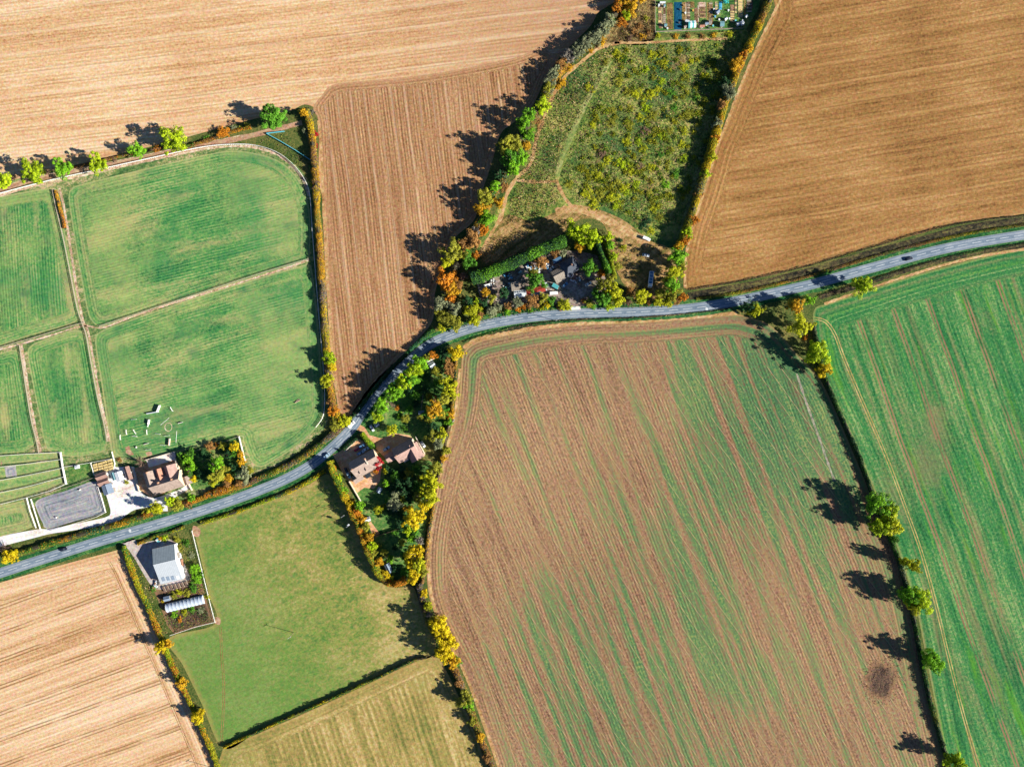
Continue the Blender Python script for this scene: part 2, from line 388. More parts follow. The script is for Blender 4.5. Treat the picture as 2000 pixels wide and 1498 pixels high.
ORD = 'first second third fourth fifth sixth seventh eighth ninth tenth eleventh twelfth thirteenth fourteenth fifteenth sixteenth seventeenth eighteenth nineteenth twentieth'.split()
def label_rows(rows, where, axis, end):
    """rows: (object, description, px, py); look-alikes of a row are told apart by counting from one end"""
    by = {}
    for r_ in rows: by.setdefault(r_[1], []).append(r_)
    for desc, rs in by.items():
        rs.sort(key=lambda q: {'x': q[2], 'X': -q[2], 'y': q[3], 'Y': -q[3]}[axis])
        for i, q in enumerate(rs):
            if len(rs) == 1: q[0]['label'] = '%s %s' % (desc, where)
            else: q[0]['label'] = '%s %s %s, from the %s' % (ORD[i] if i < 20 else '%dth' % (i + 1), desc, where, end)
def plant(px, py, r, col, h=None, kind=None, name=None, group=None):
    """a tree or bush seen with its crown centred at (px,py), crown radius r in plan units, height h"""
    rm = r * S * 1.1
    if h and h >= 5 and kind != 'bare': h *= 1.2 if h < 16 else 1.06
    if kind is None: kind = 'bush' if (h or 9) <= 3.6 else 'round'
    if h is None: h = min(2.4 * rm, 3.4) if kind == 'bush' else max(5.0, rm * 2.05)
    bx, by = U(px, py, h * (.45 if kind == 'bush' else .62))
    o = empty(name or ('bush' if kind == 'bush' else 'bare_tree' if kind == 'bare' else 'conifer' if kind == 'cone' else 'tree'), P(bx, by), rnd.uniform(0, 6.28))
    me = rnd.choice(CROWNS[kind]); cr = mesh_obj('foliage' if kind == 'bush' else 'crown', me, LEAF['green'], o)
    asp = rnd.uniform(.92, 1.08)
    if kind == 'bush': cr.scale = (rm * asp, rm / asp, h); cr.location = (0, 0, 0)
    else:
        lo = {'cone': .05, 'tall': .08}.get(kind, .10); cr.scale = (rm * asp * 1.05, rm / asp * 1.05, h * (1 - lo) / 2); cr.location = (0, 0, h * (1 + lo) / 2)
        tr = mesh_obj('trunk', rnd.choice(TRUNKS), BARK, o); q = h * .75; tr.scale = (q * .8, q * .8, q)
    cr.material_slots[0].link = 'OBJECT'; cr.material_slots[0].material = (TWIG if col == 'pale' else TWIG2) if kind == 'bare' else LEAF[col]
    o['category'] = 'bush' if kind == 'bush' else 'tree'
    if group: o['group'] = group
    noun = {'bush': 'bush', 'bare': 'leafless tree', 'cone': 'conifer', 'tall': 'tall narrow tree'}.get(kind, 'small tree' if rm < 3.4 else 'large tree' if rm > 6.2 else 'tree')
    return (o, '%s %s' % (col, noun), px, py)
def trees(spec, where, axis, end, group):
    rows = []
    for q in spec.strip().split(';'):
        f = q.strip().split(',')
        if len(f) < 4: continue
        rows.append(plant(float(f[0]), float(f[1]), float(f[2]), COLS[f[3]], float(f[4]) if len(f) > 4 and f[4] else None, f[5] if len(f) > 5 else None, group=group))
    label_rows(rows, where, axis, end)
COLS = {'l': 'lime', 'b': 'bright green', 'g': 'green', 'd': 'dark green', 'o': 'olive', 'y': 'yellow', 'e': 'yellow-green', 'G': 'golden', 'O': 'orange',
        'r': 'russet', 'w': 'grey-green', 'n': 'brown', 'c': 'crimson', 'p': 'pale', 'x': 'grey'}
TINT = tint_mat('mixed foliage'); SHADE_CORE = simple_mat('shade core', (.045, .04, .022, 1), .4, 1.2)
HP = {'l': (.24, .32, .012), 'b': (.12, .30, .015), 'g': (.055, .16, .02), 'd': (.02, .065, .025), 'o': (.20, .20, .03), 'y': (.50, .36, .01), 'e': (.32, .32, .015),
      'G': (.46, .25, .015), 'O': (.42, .15, .015), 'r': (.26, .13, .045), 'w': (.15, .17, .10), 'n': (.16, .10, .07), 'x': (.16, .14, .13), 't': (.03, .12, .06), 'R': (.25, .03, .04),
      'T': (.45, .33, .18), 'k': (.035, .03, .022)}
def wave(n, period, rg):
    m = max(2, int(n / period) + 2); return np.interp(np.linspace(0, m - 1, n), np.arange(m), rg.random(m))
def hedge(pts, wid, h, pal, label, dens=64, name='hedge', cat='hedge', kind=None, spiky=False, size=.30, seg=7.0, lo=.55, sun=None):
    """a hedge: sprays of leaves over an uneven dome that runs along a path"""
    rg = np.random.default_rng(abs(hash(label)) % 99991 if False else sum(map(ord, label)) * 7 + len(label))
    base = [Vector(U(p[0], p[1], h * .55)) for p in pts]; c = spline(base, 3.0)
    c = np.array([(p.x, p.y) for p in c]); sl = np.r_[0, np.cumsum(np.hypot(*np.diff(c, axis=0).T))]; L = sl[-1] * S
    n = int(L * dens * (wid * S) / 3.0 * max(1, h / 3.0) ** .7); t = np.sort(rg.random(n)) * sl[-1]
    px = np.interp(t, sl, c[:, 0]); py = np.interp(t, sl, c[:, 1]); k = np.clip(np.searchsorted(sl, t) - 1, 0, len(c) - 2)
    d = c[k + 1] - c[k]; d /= (np.hypot(d[:, 0], d[:, 1])[:, None] + 1e-9); nn = np.c_[-d[:, 1], d[:, 0]]
    ht = lo + (1.15 - lo) * np.interp(t, np.linspace(0, sl[-1], max(4, int(L / 2.2))), rg.random(max(4, int(L / 2.2))))
    wt = .75 + .4 * np.interp(t, np.linspace(0, sl[-1], max(4, int(L / 3.1))), rg.random(max(4, int(L / 3.1))))
    a = rg.uniform(-1.25, 1.25, n); a = np.where(rg.random(n) < .25, rg.uniform(-1.57, 1.57, n), a)
    s = np.sin(a) * wt; zz = np.cos(a) * .85 + .15; rad = rg.uniform(.72, 1.05, n)
    if spiky: zz = zz * (.72 + .5 * rg.random(n) ** 3)
    X = (px + nn[:, 0] * s * wid / 2 * rad - 1000) * S; Y = (749 - py - nn[:, 1] * s * wid / 2 * rad) * S; Z = np.maximum(.05, h * ht * zz * rad)
    nr = np.c_[nn[:, 0] * np.sin(a), -nn[:, 1] * np.sin(a), np.cos(a) + .25] + rg.normal(scale=.55, size=(n, 3))
    letters, wts = zip(*[(p[0], float(p[1:] or 1)) for p in pal.split()]); wts = np.array(wts) / sum(wts)
    ns = max(3, int(L / seg)); segc = rg.choice(len(letters), size=ns, p=wts); si = np.clip((t / sl[-1] * ns + rg.normal(scale=.35, size=n)).astype(int), 0, ns - 1); ci = segc[si]
    ci = np.where(rg.random(n) < .35, rg.choice(len(letters), size=n, p=wts), ci)
    T = np.array([HP[q] for q in letters])[ci] * rg.uniform(.55, 1.3, (n, 1))
    me = leaf_mesh(name, np.c_[X, Y, Z], nr, rg.uniform(.7, 1.3, n) * size, tint=np.clip(T, 0, .7))
    o = mesh_obj(name, me, TINT); tag(o, label, None if kind else cat, kind=kind)
    if h > 1.6:                                    # solid dark core added inside the hedge to stop light leaking through
        v = []; m = len(c); hh = np.interp(sl, np.linspace(0, sl[-1], max(4, int(L / 4))), rg.uniform(.58, .80, max(4, int(L / 4)))) * h
        for i in range(m):
            dd = c[min(m - 1, i + 1)] - c[max(0, i - 1)]; dd = dd / (np.hypot(*dd) + 1e-9); q_ = np.array([-dd[1], dd[0]]) * wid * .27
            for sg, zf in ((-1, 0), (-1, .8), (0, 1), (1, .8), (1, 0)): p_ = c[i] + q_ * sg; v.append(tuple(P(p_[0], p_[1], zf * hh[i] + .01)))
        cm = bpy.data.meshes.new('shade_core'); cm.from_pydata(v, [], [(5*i+k, 5*i+k+1, 5*i+k+6, 5*i+k+5) for i in range(m - 1) for k in range(4)] + [(0, 1, 2, 3, 4), tuple(5*(m-1)+k for k in (4, 3, 2, 1, 0))]); cm.update()
        mesh_obj('shade_core', cm, SHADE_CORE, o)
    return o
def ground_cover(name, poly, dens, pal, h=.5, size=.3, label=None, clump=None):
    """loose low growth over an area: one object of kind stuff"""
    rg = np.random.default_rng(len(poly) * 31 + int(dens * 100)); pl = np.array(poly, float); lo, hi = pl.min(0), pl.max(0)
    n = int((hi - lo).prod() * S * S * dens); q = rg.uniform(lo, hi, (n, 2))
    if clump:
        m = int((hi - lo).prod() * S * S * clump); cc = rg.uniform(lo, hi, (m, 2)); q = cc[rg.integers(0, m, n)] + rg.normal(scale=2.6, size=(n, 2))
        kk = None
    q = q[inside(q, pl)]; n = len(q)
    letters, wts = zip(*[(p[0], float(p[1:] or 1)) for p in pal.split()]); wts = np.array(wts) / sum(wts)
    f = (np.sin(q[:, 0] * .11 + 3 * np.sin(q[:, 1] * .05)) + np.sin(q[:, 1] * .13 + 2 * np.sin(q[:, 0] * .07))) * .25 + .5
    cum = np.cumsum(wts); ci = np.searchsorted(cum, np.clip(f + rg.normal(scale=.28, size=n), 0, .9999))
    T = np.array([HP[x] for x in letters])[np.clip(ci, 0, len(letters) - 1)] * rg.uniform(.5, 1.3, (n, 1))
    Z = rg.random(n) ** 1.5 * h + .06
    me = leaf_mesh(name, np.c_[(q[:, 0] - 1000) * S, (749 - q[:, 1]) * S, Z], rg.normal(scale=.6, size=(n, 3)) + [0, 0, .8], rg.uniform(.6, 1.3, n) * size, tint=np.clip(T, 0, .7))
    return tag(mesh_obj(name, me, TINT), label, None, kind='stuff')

# ------------------------------------------------------------------ the land
def outer_mat():
    t = NT('countryside'); x, y = t.xy(); pos = t.vec(x, y)
    v = t.n.new('ShaderNodeTexVoronoi'); v.inputs['Scale'].default_value = .0042; t.put(v.inputs['Vector'], pos)
    far = t.ramp(t.math('FRACT', t.math('MULTIPLY', v.outputs['Color'], 3.7)), [(0, A(200, 160, 110)), (.3, A(95, 140, 80)), (.55, A(160, 120, 75)), (.8, A(70, 130, 85)), (1, A(205, 170, 125))], 'CONSTANT')
    n1 = t.noise(pos, .05, 5, .65, .5); n2 = t.noise(pos, .9, 4, .7); n3 = t.noise(t.vec(t.math('MULTIPLY', x, .02), t.math('MULTIPLY', y, .3)), 1, 3)
    near = t.ramp(t.add((n1, 1.1), (n2, 1.2)), [(.15, A(38, 62, 30)), (.4, A(74, 98, 44)), (.6, A(118, 120, 62)), (.85, A(168, 142, 84))])
    d = t.math('SQRT', t.math('ADD', t.math('POWER', x, 2), t.math('POWER', t.math('MULTIPLY', y, 1.3), 2)))
    far = t.mix(.35, far, t.ramp(n3, [(.3, A(120, 110, 70)), (.7, A(190, 160, 110))]))
    t.bump(n2, .3, .6)
    return t.col(t.mix(t.sstep(d, 470, 500), near, far))
gm = bpy.data.meshes.new('ground'); gm.from_pydata([(-6000, -6000, 0), (6000, -6000, 0), (6000, 6000, 0), (-6000, 6000, 0)], [], [(0, 1, 2, 3)])
tag(mesh_obj('ground', gm, outer_mat()), kind='structure')

STUB1 = field_mat('pale stubble', 7.0, [(.08, A(180, 126, 80)), (.36, A(226, 176, 124)), (.6, A(242, 200, 150)), (.88, A(254, 228, 188))], grad=((1, 0, -130, 90), A(192, 142, 104), .75),  # browner eastward: soil tone, plus lighting falloff painted into the colour
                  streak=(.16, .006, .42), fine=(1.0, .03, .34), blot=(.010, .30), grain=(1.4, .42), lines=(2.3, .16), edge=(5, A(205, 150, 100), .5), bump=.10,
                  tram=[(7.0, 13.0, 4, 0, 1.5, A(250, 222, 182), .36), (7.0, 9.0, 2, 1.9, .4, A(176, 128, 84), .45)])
STUB2 = field_mat('brown stubble', -83.0, [(.08, A(126, 82, 50)), (.36, A(178, 130, 88)), (.6, A(198, 150, 106)), (.88, A(228, 184, 138))],
                  streak=(.28, .006, .34), fine=(1.6, .03, .42), blot=(.012, .26), grain=(1.6, .45), lines=(1.9, .20), head=5.0, edge=(3.5, A(220, 176, 134), .3),
                  tram=[(-83, 8.4, 1, 0, .9, A(232, 194, 156), .5), (-83, 3.1, 1, 0, .42, A(128, 92, 62), .6)], bump=.12)
STUB3 = field_mat('cut wheat stubble', 20.0, warp=.35, cols=[(.10, A(176, 128, 80)), (.36, A(224, 176, 126)), (.58, A(242, 200, 154)), (.85, A(253, 224, 186))],
                  streak=(.22, .005, .46), fine=(1.3, .02, .36), blot=(.012, .22), grain=(1.6, .34), lines=(2.2, .16), head=12.0, edge=(3, A(226, 176, 120), .5), bump=.1,
                  tram=[(20, 15.5, 5, 1.9, .55, A(150, 105, 60), .75)])
GOLD = field_mat('golden stubble', 9.5, [(.06, A(110, 74, 38)), (.36, A(164, 118, 66)), (.6, A(186, 138, 82)), (.9, A(216, 170, 112))],
                 streak=(.20, .010, .34), fine=(1.1, .04, .30), blot=(.016, .36), grain=(1.3, .42), lines=(3.0, .10), head=11.0, edge=(3.0, A(190, 146, 92), .5), bump=.16,
                 tram=[(9.5, 13.0, 3, 0, .9, A(206, 160, 100), .4), (9.5, 5.0, 1, 0, .5, A(120, 82, 44), .4)])
PASTURE = lambda nm, ang, seed, tan=.55: field_mat(nm, ang, [(.06, A(26, 98, 56)), (.36, A(74, 144, 78)), (.6, A(116, 166, 90)), (.9, A(184, 194, 124))],
                 streak=(.10, .012, .34), fine=(1.0, .03, .34), blot=(.03, .40), grain=(1.2, .36), lines=(1.75, .34), head=7.0, edge=(1.6, A(196, 190, 128), .6), bump=.07,
                 patch=[((.07, .016), .46, .70, A(204, 188, 126), tan, seed), ((.012, .02), .42, .66, A(176, 188, 112), .55, seed + 3), ((.014, .02), .50, .70, A(60, 140, 84), .5, seed + 6), ((.05, .03), .58, .72, A(36, 118, 78), .55, seed + 5), ((.30, .25), .70, .78, A(40, 112, 72), .7, seed + 9)])
P_A = PASTURE('mown pasture', 14, 1.0, .8); P_B = PASTURE('mown pasture', 16, 22.0, .75); P_C = PASTURE('mown paddock', -86, 41.0, .85); P_D = PASTURE('mown paddock', -84, 63.0, .9)
MEADOW = field_mat('tan meadow', 24, [(.06, A(84, 126, 56)), (.34, A(136, 150, 72)), (.6, A(176, 162, 90)), (.88, A(214, 188, 126))],
                   streak=(.12, .04, .25), fine=(.9, .12, .30), blot=(.016, .62), grain=(.9, .50), edge=(4, A(190, 158, 96), .5), bump=.14,
                   patch=[((.25, .12), .58, .70, A(74, 128, 64), .7, 3.0), ((.5, .03), .64, .72, A(224, 194, 136), .5, 6.0)], grad=((-1, -.7, 185, 330), A(98, 150, 68), .75))
MEADOW2 = field_mat('mown meadow', -71.6, [(.08, A(110, 122, 60)), (.36, A(162, 146, 80)), (.6, A(192, 166, 98)), (.88, A(228, 200, 140))],
                    streak=(.20, .008, .42), fine=(1.0, .04, .3), blot=(.02, .45), grain=(1.0, .4), lines=(3.6, .24), head=9.0, edge=(3, A(170, 140, 80), .5), bump=.12,
                    patch=[((.014, .014), .56, .72, A(120, 146, 66), .6, 8.0)], grad=((-1, -.4, 250, 330), A(116, 148, 66), .6))
DRILLED = field_mat('drilled field', -69, [(.06, A(108, 80, 60)), (.36, A(160, 122, 92)), (.6, A(184, 144, 108)), (.9, A(216, 178, 134))],
                    streak=(.17, .008, .36), fine=(1.2, .04, .34), blot=(.014, .30), grain=(1.5, .56), lines=(1.9, .08), head=13.0, edge=(2.5, A(200, 156, 106), .6), bump=.16,
                    over=([(.08, A(14, 80, 54)), (.38, A(44, 116, 74)), (.62, A(84, 138, 82)), (.9, A(150, 160, 94))], .92, 6.2),
                    stripes=(6.2, .35, A(200, 162, 104)),
                    tram=[(-54, 6.6, 2, 0, .30, A(220, 186, 138), .5), (-54, 6.6, 2.5, 0, .28, A(96, 76, 58), .35)])
WHEAT = field_mat('young crop', -70, [(.06, A(12, 80, 42)), (.36, A(46, 126, 68)), (.6, A(86, 148, 80)), (.9, A(166, 182, 116))],
                  streak=(.22, .006, .40), fine=(1.1, .03, .38), blot=(.014, .30), grain=(1.5, .45), lines=(2.6, .12), head=16.0, edge=(2.0, A(176, 160, 96), .55), bump=.12,
                  patch=[((.15, .006), .50, .72, A(166, 134, 98), .55, 2.0), ((.20, .012), .56, .72, A(92, 160, 40), .75, 14.0), ((.02, .012), .56, .74, A(160, 140, 100), .45, 31.0)],
                  tram=[(-70.5, 22.5, 6, 1.9, .75, A(170, 128, 96), .8)])
ROUGH = field_mat('rough meadow', 60, [(.06, A(52, 80, 38)), (.34, A(104, 130, 56)), (.58, A(150, 158, 74)), (.88, A(204, 186, 112))],
                  streak=(.12, .05, .3), fine=(.6, .2, .36), blot=(.035, .62), grain=(.8, .6), bump=.4, patch=[((.03, .03), .50, .66, A(58, 108, 62), .8, 7.0), ((.05, .05), .60, .72, A(150, 112, 74), .7, 17.0)])
VERGE = field_mat('grass verge', 15, [(.1, A(14, 60, 34)), (.4, A(34, 98, 52)), (.65, A(70, 130, 66)), (.9, A(140, 160, 90))], streak=(.5, .05, .3), blot=(.06, .4), grain=(1.5, .6), bump=.2)
LAWN = field_mat('garden lawn', 30, [(.1, A(50, 92, 46)), (.4, A(84, 132, 62)), (.65, A(122, 152, 78)), (.9, A(180, 176, 108))], streak=(.2, .1, .3), blot=(.06, .5), grain=(1.2, .5), bump=.15)
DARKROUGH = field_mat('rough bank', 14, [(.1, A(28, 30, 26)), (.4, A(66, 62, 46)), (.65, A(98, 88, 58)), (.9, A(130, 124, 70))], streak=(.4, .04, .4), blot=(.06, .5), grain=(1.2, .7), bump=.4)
DIRT = field_mat('bare track', 20, [(.1, A(148, 106, 78)), (.4, A(186, 142, 110)), (.65, A(206, 166, 132)), (.9, A(226, 190, 156))], streak=(.5, .03, .4), blot=(.05, .4), grain=(1.4, .5), bump=.08)
PATHM = field_mat('trodden path', 40, [(.1, A(150, 124, 92)), (.4, A(206, 174, 138)), (.65, A(236, 206, 174)), (.9, A(250, 232, 208))], streak=(.4, .1, .3), blot=(.08, .5), grain=(1.4, .7), bump=.08)
SANDY = field_mat('sandy path', 40, [(.1, A(150, 112, 66)), (.4, A(196, 152, 98)), (.65, A(220, 178, 124)), (.9, A(238, 202, 152))], streak=(.3, .1, .4), blot=(.06, .5), grain=(1.2, .5), bump=.08)
GRAVEL = field_mat('pale gravel', 20, [(.05, A(222, 198, 178)), (.3, A(250, 238, 226)), (.5, A(255, 253, 248)), (.9, A(255, 255, 255))], streak=(.2, .05, .5), blot=(.06, .5), grain=(1.4, .4), bump=.04)
YARD = field_mat('worn yard', 30, [(.1, A(100, 90, 80)), (.4, A(150, 134, 118)), (.65, A(180, 162, 146)), (.9, A(214, 196, 180))], streak=(.2, .1, .4), blot=(.08, .6), grain=(1.2, .6), bump=.06)
DRIVE = field_mat('drive gravel', 30, [(.1, A(200, 140, 92)), (.4, A(232, 176, 128)), (.65, A(246, 196, 150)), (.9, A(252, 216, 178))], streak=(.2, .1, .3), blot=(.06, .4), grain=(1.4, .5), bump=.04)
ARENA = field_mat('arena sand', 17, [(.1, A(118, 122, 132)), (.4, A(158, 160, 166)), (.65, A(184, 180, 178)), (.9, A(210, 200, 188))], streak=(.5, .02, .5), fine=(1.0, .03, .5), blot=(.05, .4), grain=(1.2, .3), lines=(2.0, .25), head=8.0, warp=6, bump=.08)
SOIL = field_mat('turned soil', 80, [(.1, A(56, 44, 42)), (.4, A(94, 74, 62)), (.65, A(124, 98, 78)), (.9, A(156, 126, 92))], streak=(.4, .02, .4), blot=(.08, .5), grain=(1.3, .6), bump=.2, edge=(3.5, A(176, 136, 98), .8))
WHEEL = field_mat('wheel ruts', 70, [(.1, A(150, 140, 70)), (.4, A(188, 170, 100)), (.65, A(208, 186, 118)), (.9, A(226, 204, 140))], blot=(.05, .5), grain=(1.4, .5), bump=.05)
RUT = field_mat('dark ruts', 70, [(.1, A(130, 92, 54)), (.5, A(176, 128, 82)), (.9, A(206, 158, 108))], blot=(.05, .5), grain=(1.4, .5), bump=.05)
GREYTRACK = field_mat('pale worn strip', 70, [(.1, A(130, 130, 108)), (.5, A(168, 160, 136)), (.9, A(200, 188, 164))], blot=(.08, .6), grain=(1.4, .6), bump=.05)

# stubble north west, in two directions of drilling
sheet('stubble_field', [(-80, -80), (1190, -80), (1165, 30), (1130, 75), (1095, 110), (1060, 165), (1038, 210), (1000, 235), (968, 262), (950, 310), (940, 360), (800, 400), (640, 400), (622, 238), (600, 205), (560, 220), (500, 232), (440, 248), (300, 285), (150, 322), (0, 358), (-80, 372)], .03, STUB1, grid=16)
sheet('stubble_field', [(622, 236), (612, 212), (628, 188), (652, 166), (720, 158), (830, 147), (940, 128), (1010, 112), (1055, 96), (1078, 112), (1062, 160), (1040, 205), (1003, 240), (978, 262), (960, 320), (940, 380), (926, 430), (886, 468), (868, 520), (850, 570), (846, 622), (826, 652), (790, 690), (745, 740), (705, 790), (682, 812), (664, 806), (656, 770), (648, 720), (640, 600), (634, 500), (630, 400), (626, 300)], .05, STUB2, grid=12)
sheet('stubble_field', [(1560, -80), (2110, -80), (2110, 395), (2000, 418), (1920, 428), (1860, 438), (1800, 456), (1700, 482), (1600, 512), (1500, 538), (1400, 557), (1342, 566), (1335, 545), (1338, 500), (1352, 440), (1376, 370), (1398, 290), (1420, 240), (1446, 170), (1472, 110), (1512, 30)], .03, GOLD, grid=14)
sheet('stubble_field', [(-80, 1166), (0, 1138), (110, 1106), (200, 1082), (236, 1074), (248, 1090), (266, 1130), (294, 1192), (320, 1250), (348, 1318), (386, 1400), (428, 1500), (455, 1580), (-80, 1580)], .03, STUB3, grid=14)
# pastures
sheet('rough_grass', [(-60, 384), (110, 350), (300, 308), (400, 288), (480, 282), (540, 300), (585, 330), (612, 380), (622, 470), (632, 600), (640, 720), (640, 820), (610, 860), (550, 905), (500, 930), (420, 960), (360, 975), (210, 950), (0, 1010), (-60, 1010)], .02,
      field_mat('worn grass strip', 20, [(.1, A(60, 100, 54)), (.4, A(104, 136, 76)), (.65, A(150, 158, 96)), (.9, A(214, 190, 146))], blot=(.06, .6), grain=(1.2, .6), bump=.2), grid=14)
sheet('pasture', [(134, 386), (140, 370), (160, 360), (300, 326), (400, 303), (450, 295), (500, 300), (543, 314), (573, 338), (590, 364), (602, 398), (606, 440), (605, 490), (598, 512), (560, 524), (400, 572), (260, 620), (200, 637), (180, 628), (170, 605), (158, 540), (146, 470)], .04, P_A, grid=10)
sheet('pasture', [(-60, 398), (0, 384), (80, 370), (104, 372), (118, 410), (130, 470), (142, 530), (152, 590), (156, 615), (140, 632), (60, 655), (0, 675), (-60, 692)], .04, P_C, grid=10)
sheet('pasture', [(186, 668), (196, 648), (240, 630), (420, 569), (580, 522), (604, 516), (612, 545), (620, 620), (626, 700), (631, 780), (626, 822), (592, 862), (548, 892), (510, 912), (490, 900), (474, 862), (462, 852), (350, 882), (260, 895), (222, 892), (213, 850), (198, 750)], .04, P_B, grid=10)
sheet('pasture', [(54, 690), (62, 674), (90, 662), (140, 646), (160, 648), (174, 668), (190, 760), (205, 840), (208, 872), (196, 884), (140, 892), (98, 882), (86, 860), (76, 810), (62, 740)], .04, P_D, grid=9)
sheet('pasture', [(-60, 704), (0, 690), (30, 684), (42, 700), (52, 760), (64, 830), (70, 862), (50, 880), (0, 886), (-60, 890)], .04, P_D, grid=9)
for pts in ([(-40, 890), (60, 885), (112, 884), (114, 896), (60, 902), (-40, 909)], [(-40, 913), (60, 905), (114, 899), (118, 912), (60, 925), (-40, 936)], [(-40, 942), (60, 928), (118, 916), (121, 930), (60, 948), (-40, 966)], [(-40, 968), (60, 951), (121, 934), (124, 944), (60, 968), (0, 986), (-40, 996)],
            [(-40, 996), (52, 976), (62, 1000), (72, 1026), (40, 1038), (-40, 1058)], [(133, 912), (178, 905), (182, 926), (136, 940)]):
    sheet('paddock', pts, .045, LAWN if len(pts) == 4 else P_D, grid=8, smooth=False)
# meadows south of the road
sheet('meadow', [(382, 1036), (400, 1022), (460, 1002), (540, 972), (600, 948), (638, 926), (655, 945), (672, 980), (690, 1020), (708, 1066), (728, 1112), (748, 1140), (775, 1148), (806, 1146), (820, 1180), (838, 1220), (852, 1262), (838, 1284), (800, 1294), (700, 1340), (600, 1387), (500, 1432), (436, 1460), (394, 1374), (358, 1300), (330, 1246), (420, 1218), (408, 1160), (392, 1090)], .03, MEADOW, grid=12)
sheet('meadow', [(434, 1466), (500, 1434), (600, 1390), (700, 1344), (800, 1297), (850, 1280), (872, 1310), (896, 1360), (920, 1410), (944, 1480), (960, 1580), (470, 1580)], .03, MEADOW2, grid=12)
# the two big crop fields
MASK = [(950,750,.02),(900,900,0),(860,1050,0),(1000,800,.1),(1050,1000,.1),(950,1100,.05),(900,1200,.03),(980,1300,.2),(950,1450,.15),(920,690,.75),(940,710,.6),(1000,725,.5),(1100,680,.5),(1200,680,.5),(1300,690,.65),(1400,685,.85),(1470,670,.9),(1000,660,.25),(1100,642,.1),(1200,640,.1),(1300,636,.1),(1420,628,.05),
        (1100,760,.08),(1200,770,.1),(1300,770,.25),(1400,760,.5),(1500,760,.85),(1560,800,.8),(1200,900,.25),(1300,900,.48),(1400,900,.62),(1500,900,.68),(1600,900,.62),(1650,950,.5),(1100,1000,.15),(1200,1000,.4),(1300,1050,.5),(1400,1050,.45),(1500,1050,.5),(1600,1050,.42),(1700,1050,.4),
        (1050,1200,.5),(1100,1250,.55),(1150,1200,.5),(1200,1200,.5),(1300,1200,.5),(1400,1200,.38),(1500,1200,.25),(1600,1200,.25),(1700,1200,.38),(1050,1300,.45),(1100,1350,.52),(1200,1350,.5),(1150,1450,.56),(1000,1400,.2),(1300,1350,.5),(1400,1350,.32),(1500,1350,.38),(1600,1350,.28),(1700,1350,.28),(1790,1300,.4),(1300,1450,.5),(1400,1450,.45),(1600,1450,.32),(1750,1450,.35)]
sheet('crop_field', [(905, 690), (930, 668), (985, 654), (1060, 640), (1150, 632), (1250, 628), (1350, 620), (1430, 614), (1470, 622), (1510, 640), (1556, 690), (1594, 730), (1622, 780), (1656, 860), (1690, 940), (1718, 1010), (1750, 1080), (1772, 1150), (1788, 1220), (1806, 1310), (1824, 1390), (1848, 1490), (1866, 1580), (1000, 1580), (972, 1500), (944, 1420), (912, 1330), (872, 1248), (846, 1190), (834, 1130), (836, 1050), (850, 970), (864, 900), (884, 840), (896, 780), (900, 730)], .03, DRILLED, mask=MASK, grid=12)
sheet('crop_field', [(1590, 606), (1620, 592), (1700, 566), (1780, 540), (1860, 518), (1940, 498), (2000, 486), (2110, 468), (2110, 1580), (1880, 1580), (1852, 1490), (1828, 1380), (1810, 1290), (1790, 1190), (1766, 1110), (1738, 1030), (1704, 950), (1666, 860), (1630, 780), (1606, 720), (1592, 660)], .03, WHEAT, grid=12)
for off in (-2.3, 2.3):
    ribbon('wheel_track', [(1590, 622), (1612, 628), (1630, 652), (1646, 694), (1672, 756), (1704, 830), (1738, 910), (1770, 996), (1800, 1080), (1828, 1180), (1852, 1280), (1880, 1390), (1912, 1500), (1935, 1580)], 1.9, .06, WHEEL, off=off, jit=.3)
    ribbon('wheel_track', [(214, 1098), (226, 1120), (250, 1176), (276, 1240), (306, 1308), (336, 1380), (368, 1456), (386, 1500), (410, 1570)], 1.0, .06, RUT, off=off * .8, jit=.3)
    ribbon('wheel_track', [(431, 1224), (433, 1280), (437, 1330), (436, 1390), (432, 1452)], .9, .06, RUT, off=off * .8, jit=.3)
ribbon('worn_strip', [(1556, 730), (1576, 790), (1598, 850), (1612, 890), (1630, 940)], 4.2, .06, GREYTRACK, jit=.4)
sheet('soil_patch', [(1692, 1310), (1706, 1296), (1730, 1294), (1748, 1304), (1752, 1330), (1744, 1356), (1722, 1368), (1702, 1360), (1690, 1336)], .06, SOIL, grid=8, rough=4.5)
sheet('rough_meadow', [(1206, 90), (1280, 76), (1360, 70), (1444, 58), (1462, 70), (1440, 120), (1416, 200), (1396, 280), (1376, 350), (1352, 410), (1330, 470), (1290, 484), (1240, 470), (1180, 420), (1126, 404), (1090, 430), (1040, 460), (950, 500), (936, 480), (960, 430), (990, 370), (1020, 340), (1036, 270), (1060, 210), (1100, 160), (1150, 110)], .03, ROUGH, grid=12)
sheet('rough_grass', [(1180, -60), (1285, -60), (1280, 75), (1200, 88), (1160, 100), (1180, 60), (1210, 20)], .03, field_mat('scrubby grass', 60, [(.1, A(60, 50, 30)), (.4, A(112, 92, 56)), (.65, A(150, 126, 78)), (.9, A(190, 162, 104))], blot=(.06, .6), grain=(1.0, .7), bump=.4), grid=12)
sheet('sandy_ground', [(940, 500), (968, 452), (990, 420), (1040, 432), (1090, 412), (1120, 400), (1170, 410), (1220, 432), (1270, 470), (1310, 490), (1320, 560), (1250, 590), (1200, 520), (1180, 440), (1130, 430), (1080, 470), (1000, 500), (960, 520)], .05, field_mat('dry grass', 40, [(.1, A(96, 92, 46)), (.4, A(150, 124, 70)), (.65, A(188, 150, 96)), (.9, A(216, 178, 122))], blot=(.05, .6), grain=(1.0, .6), bump=.2), grid=12)
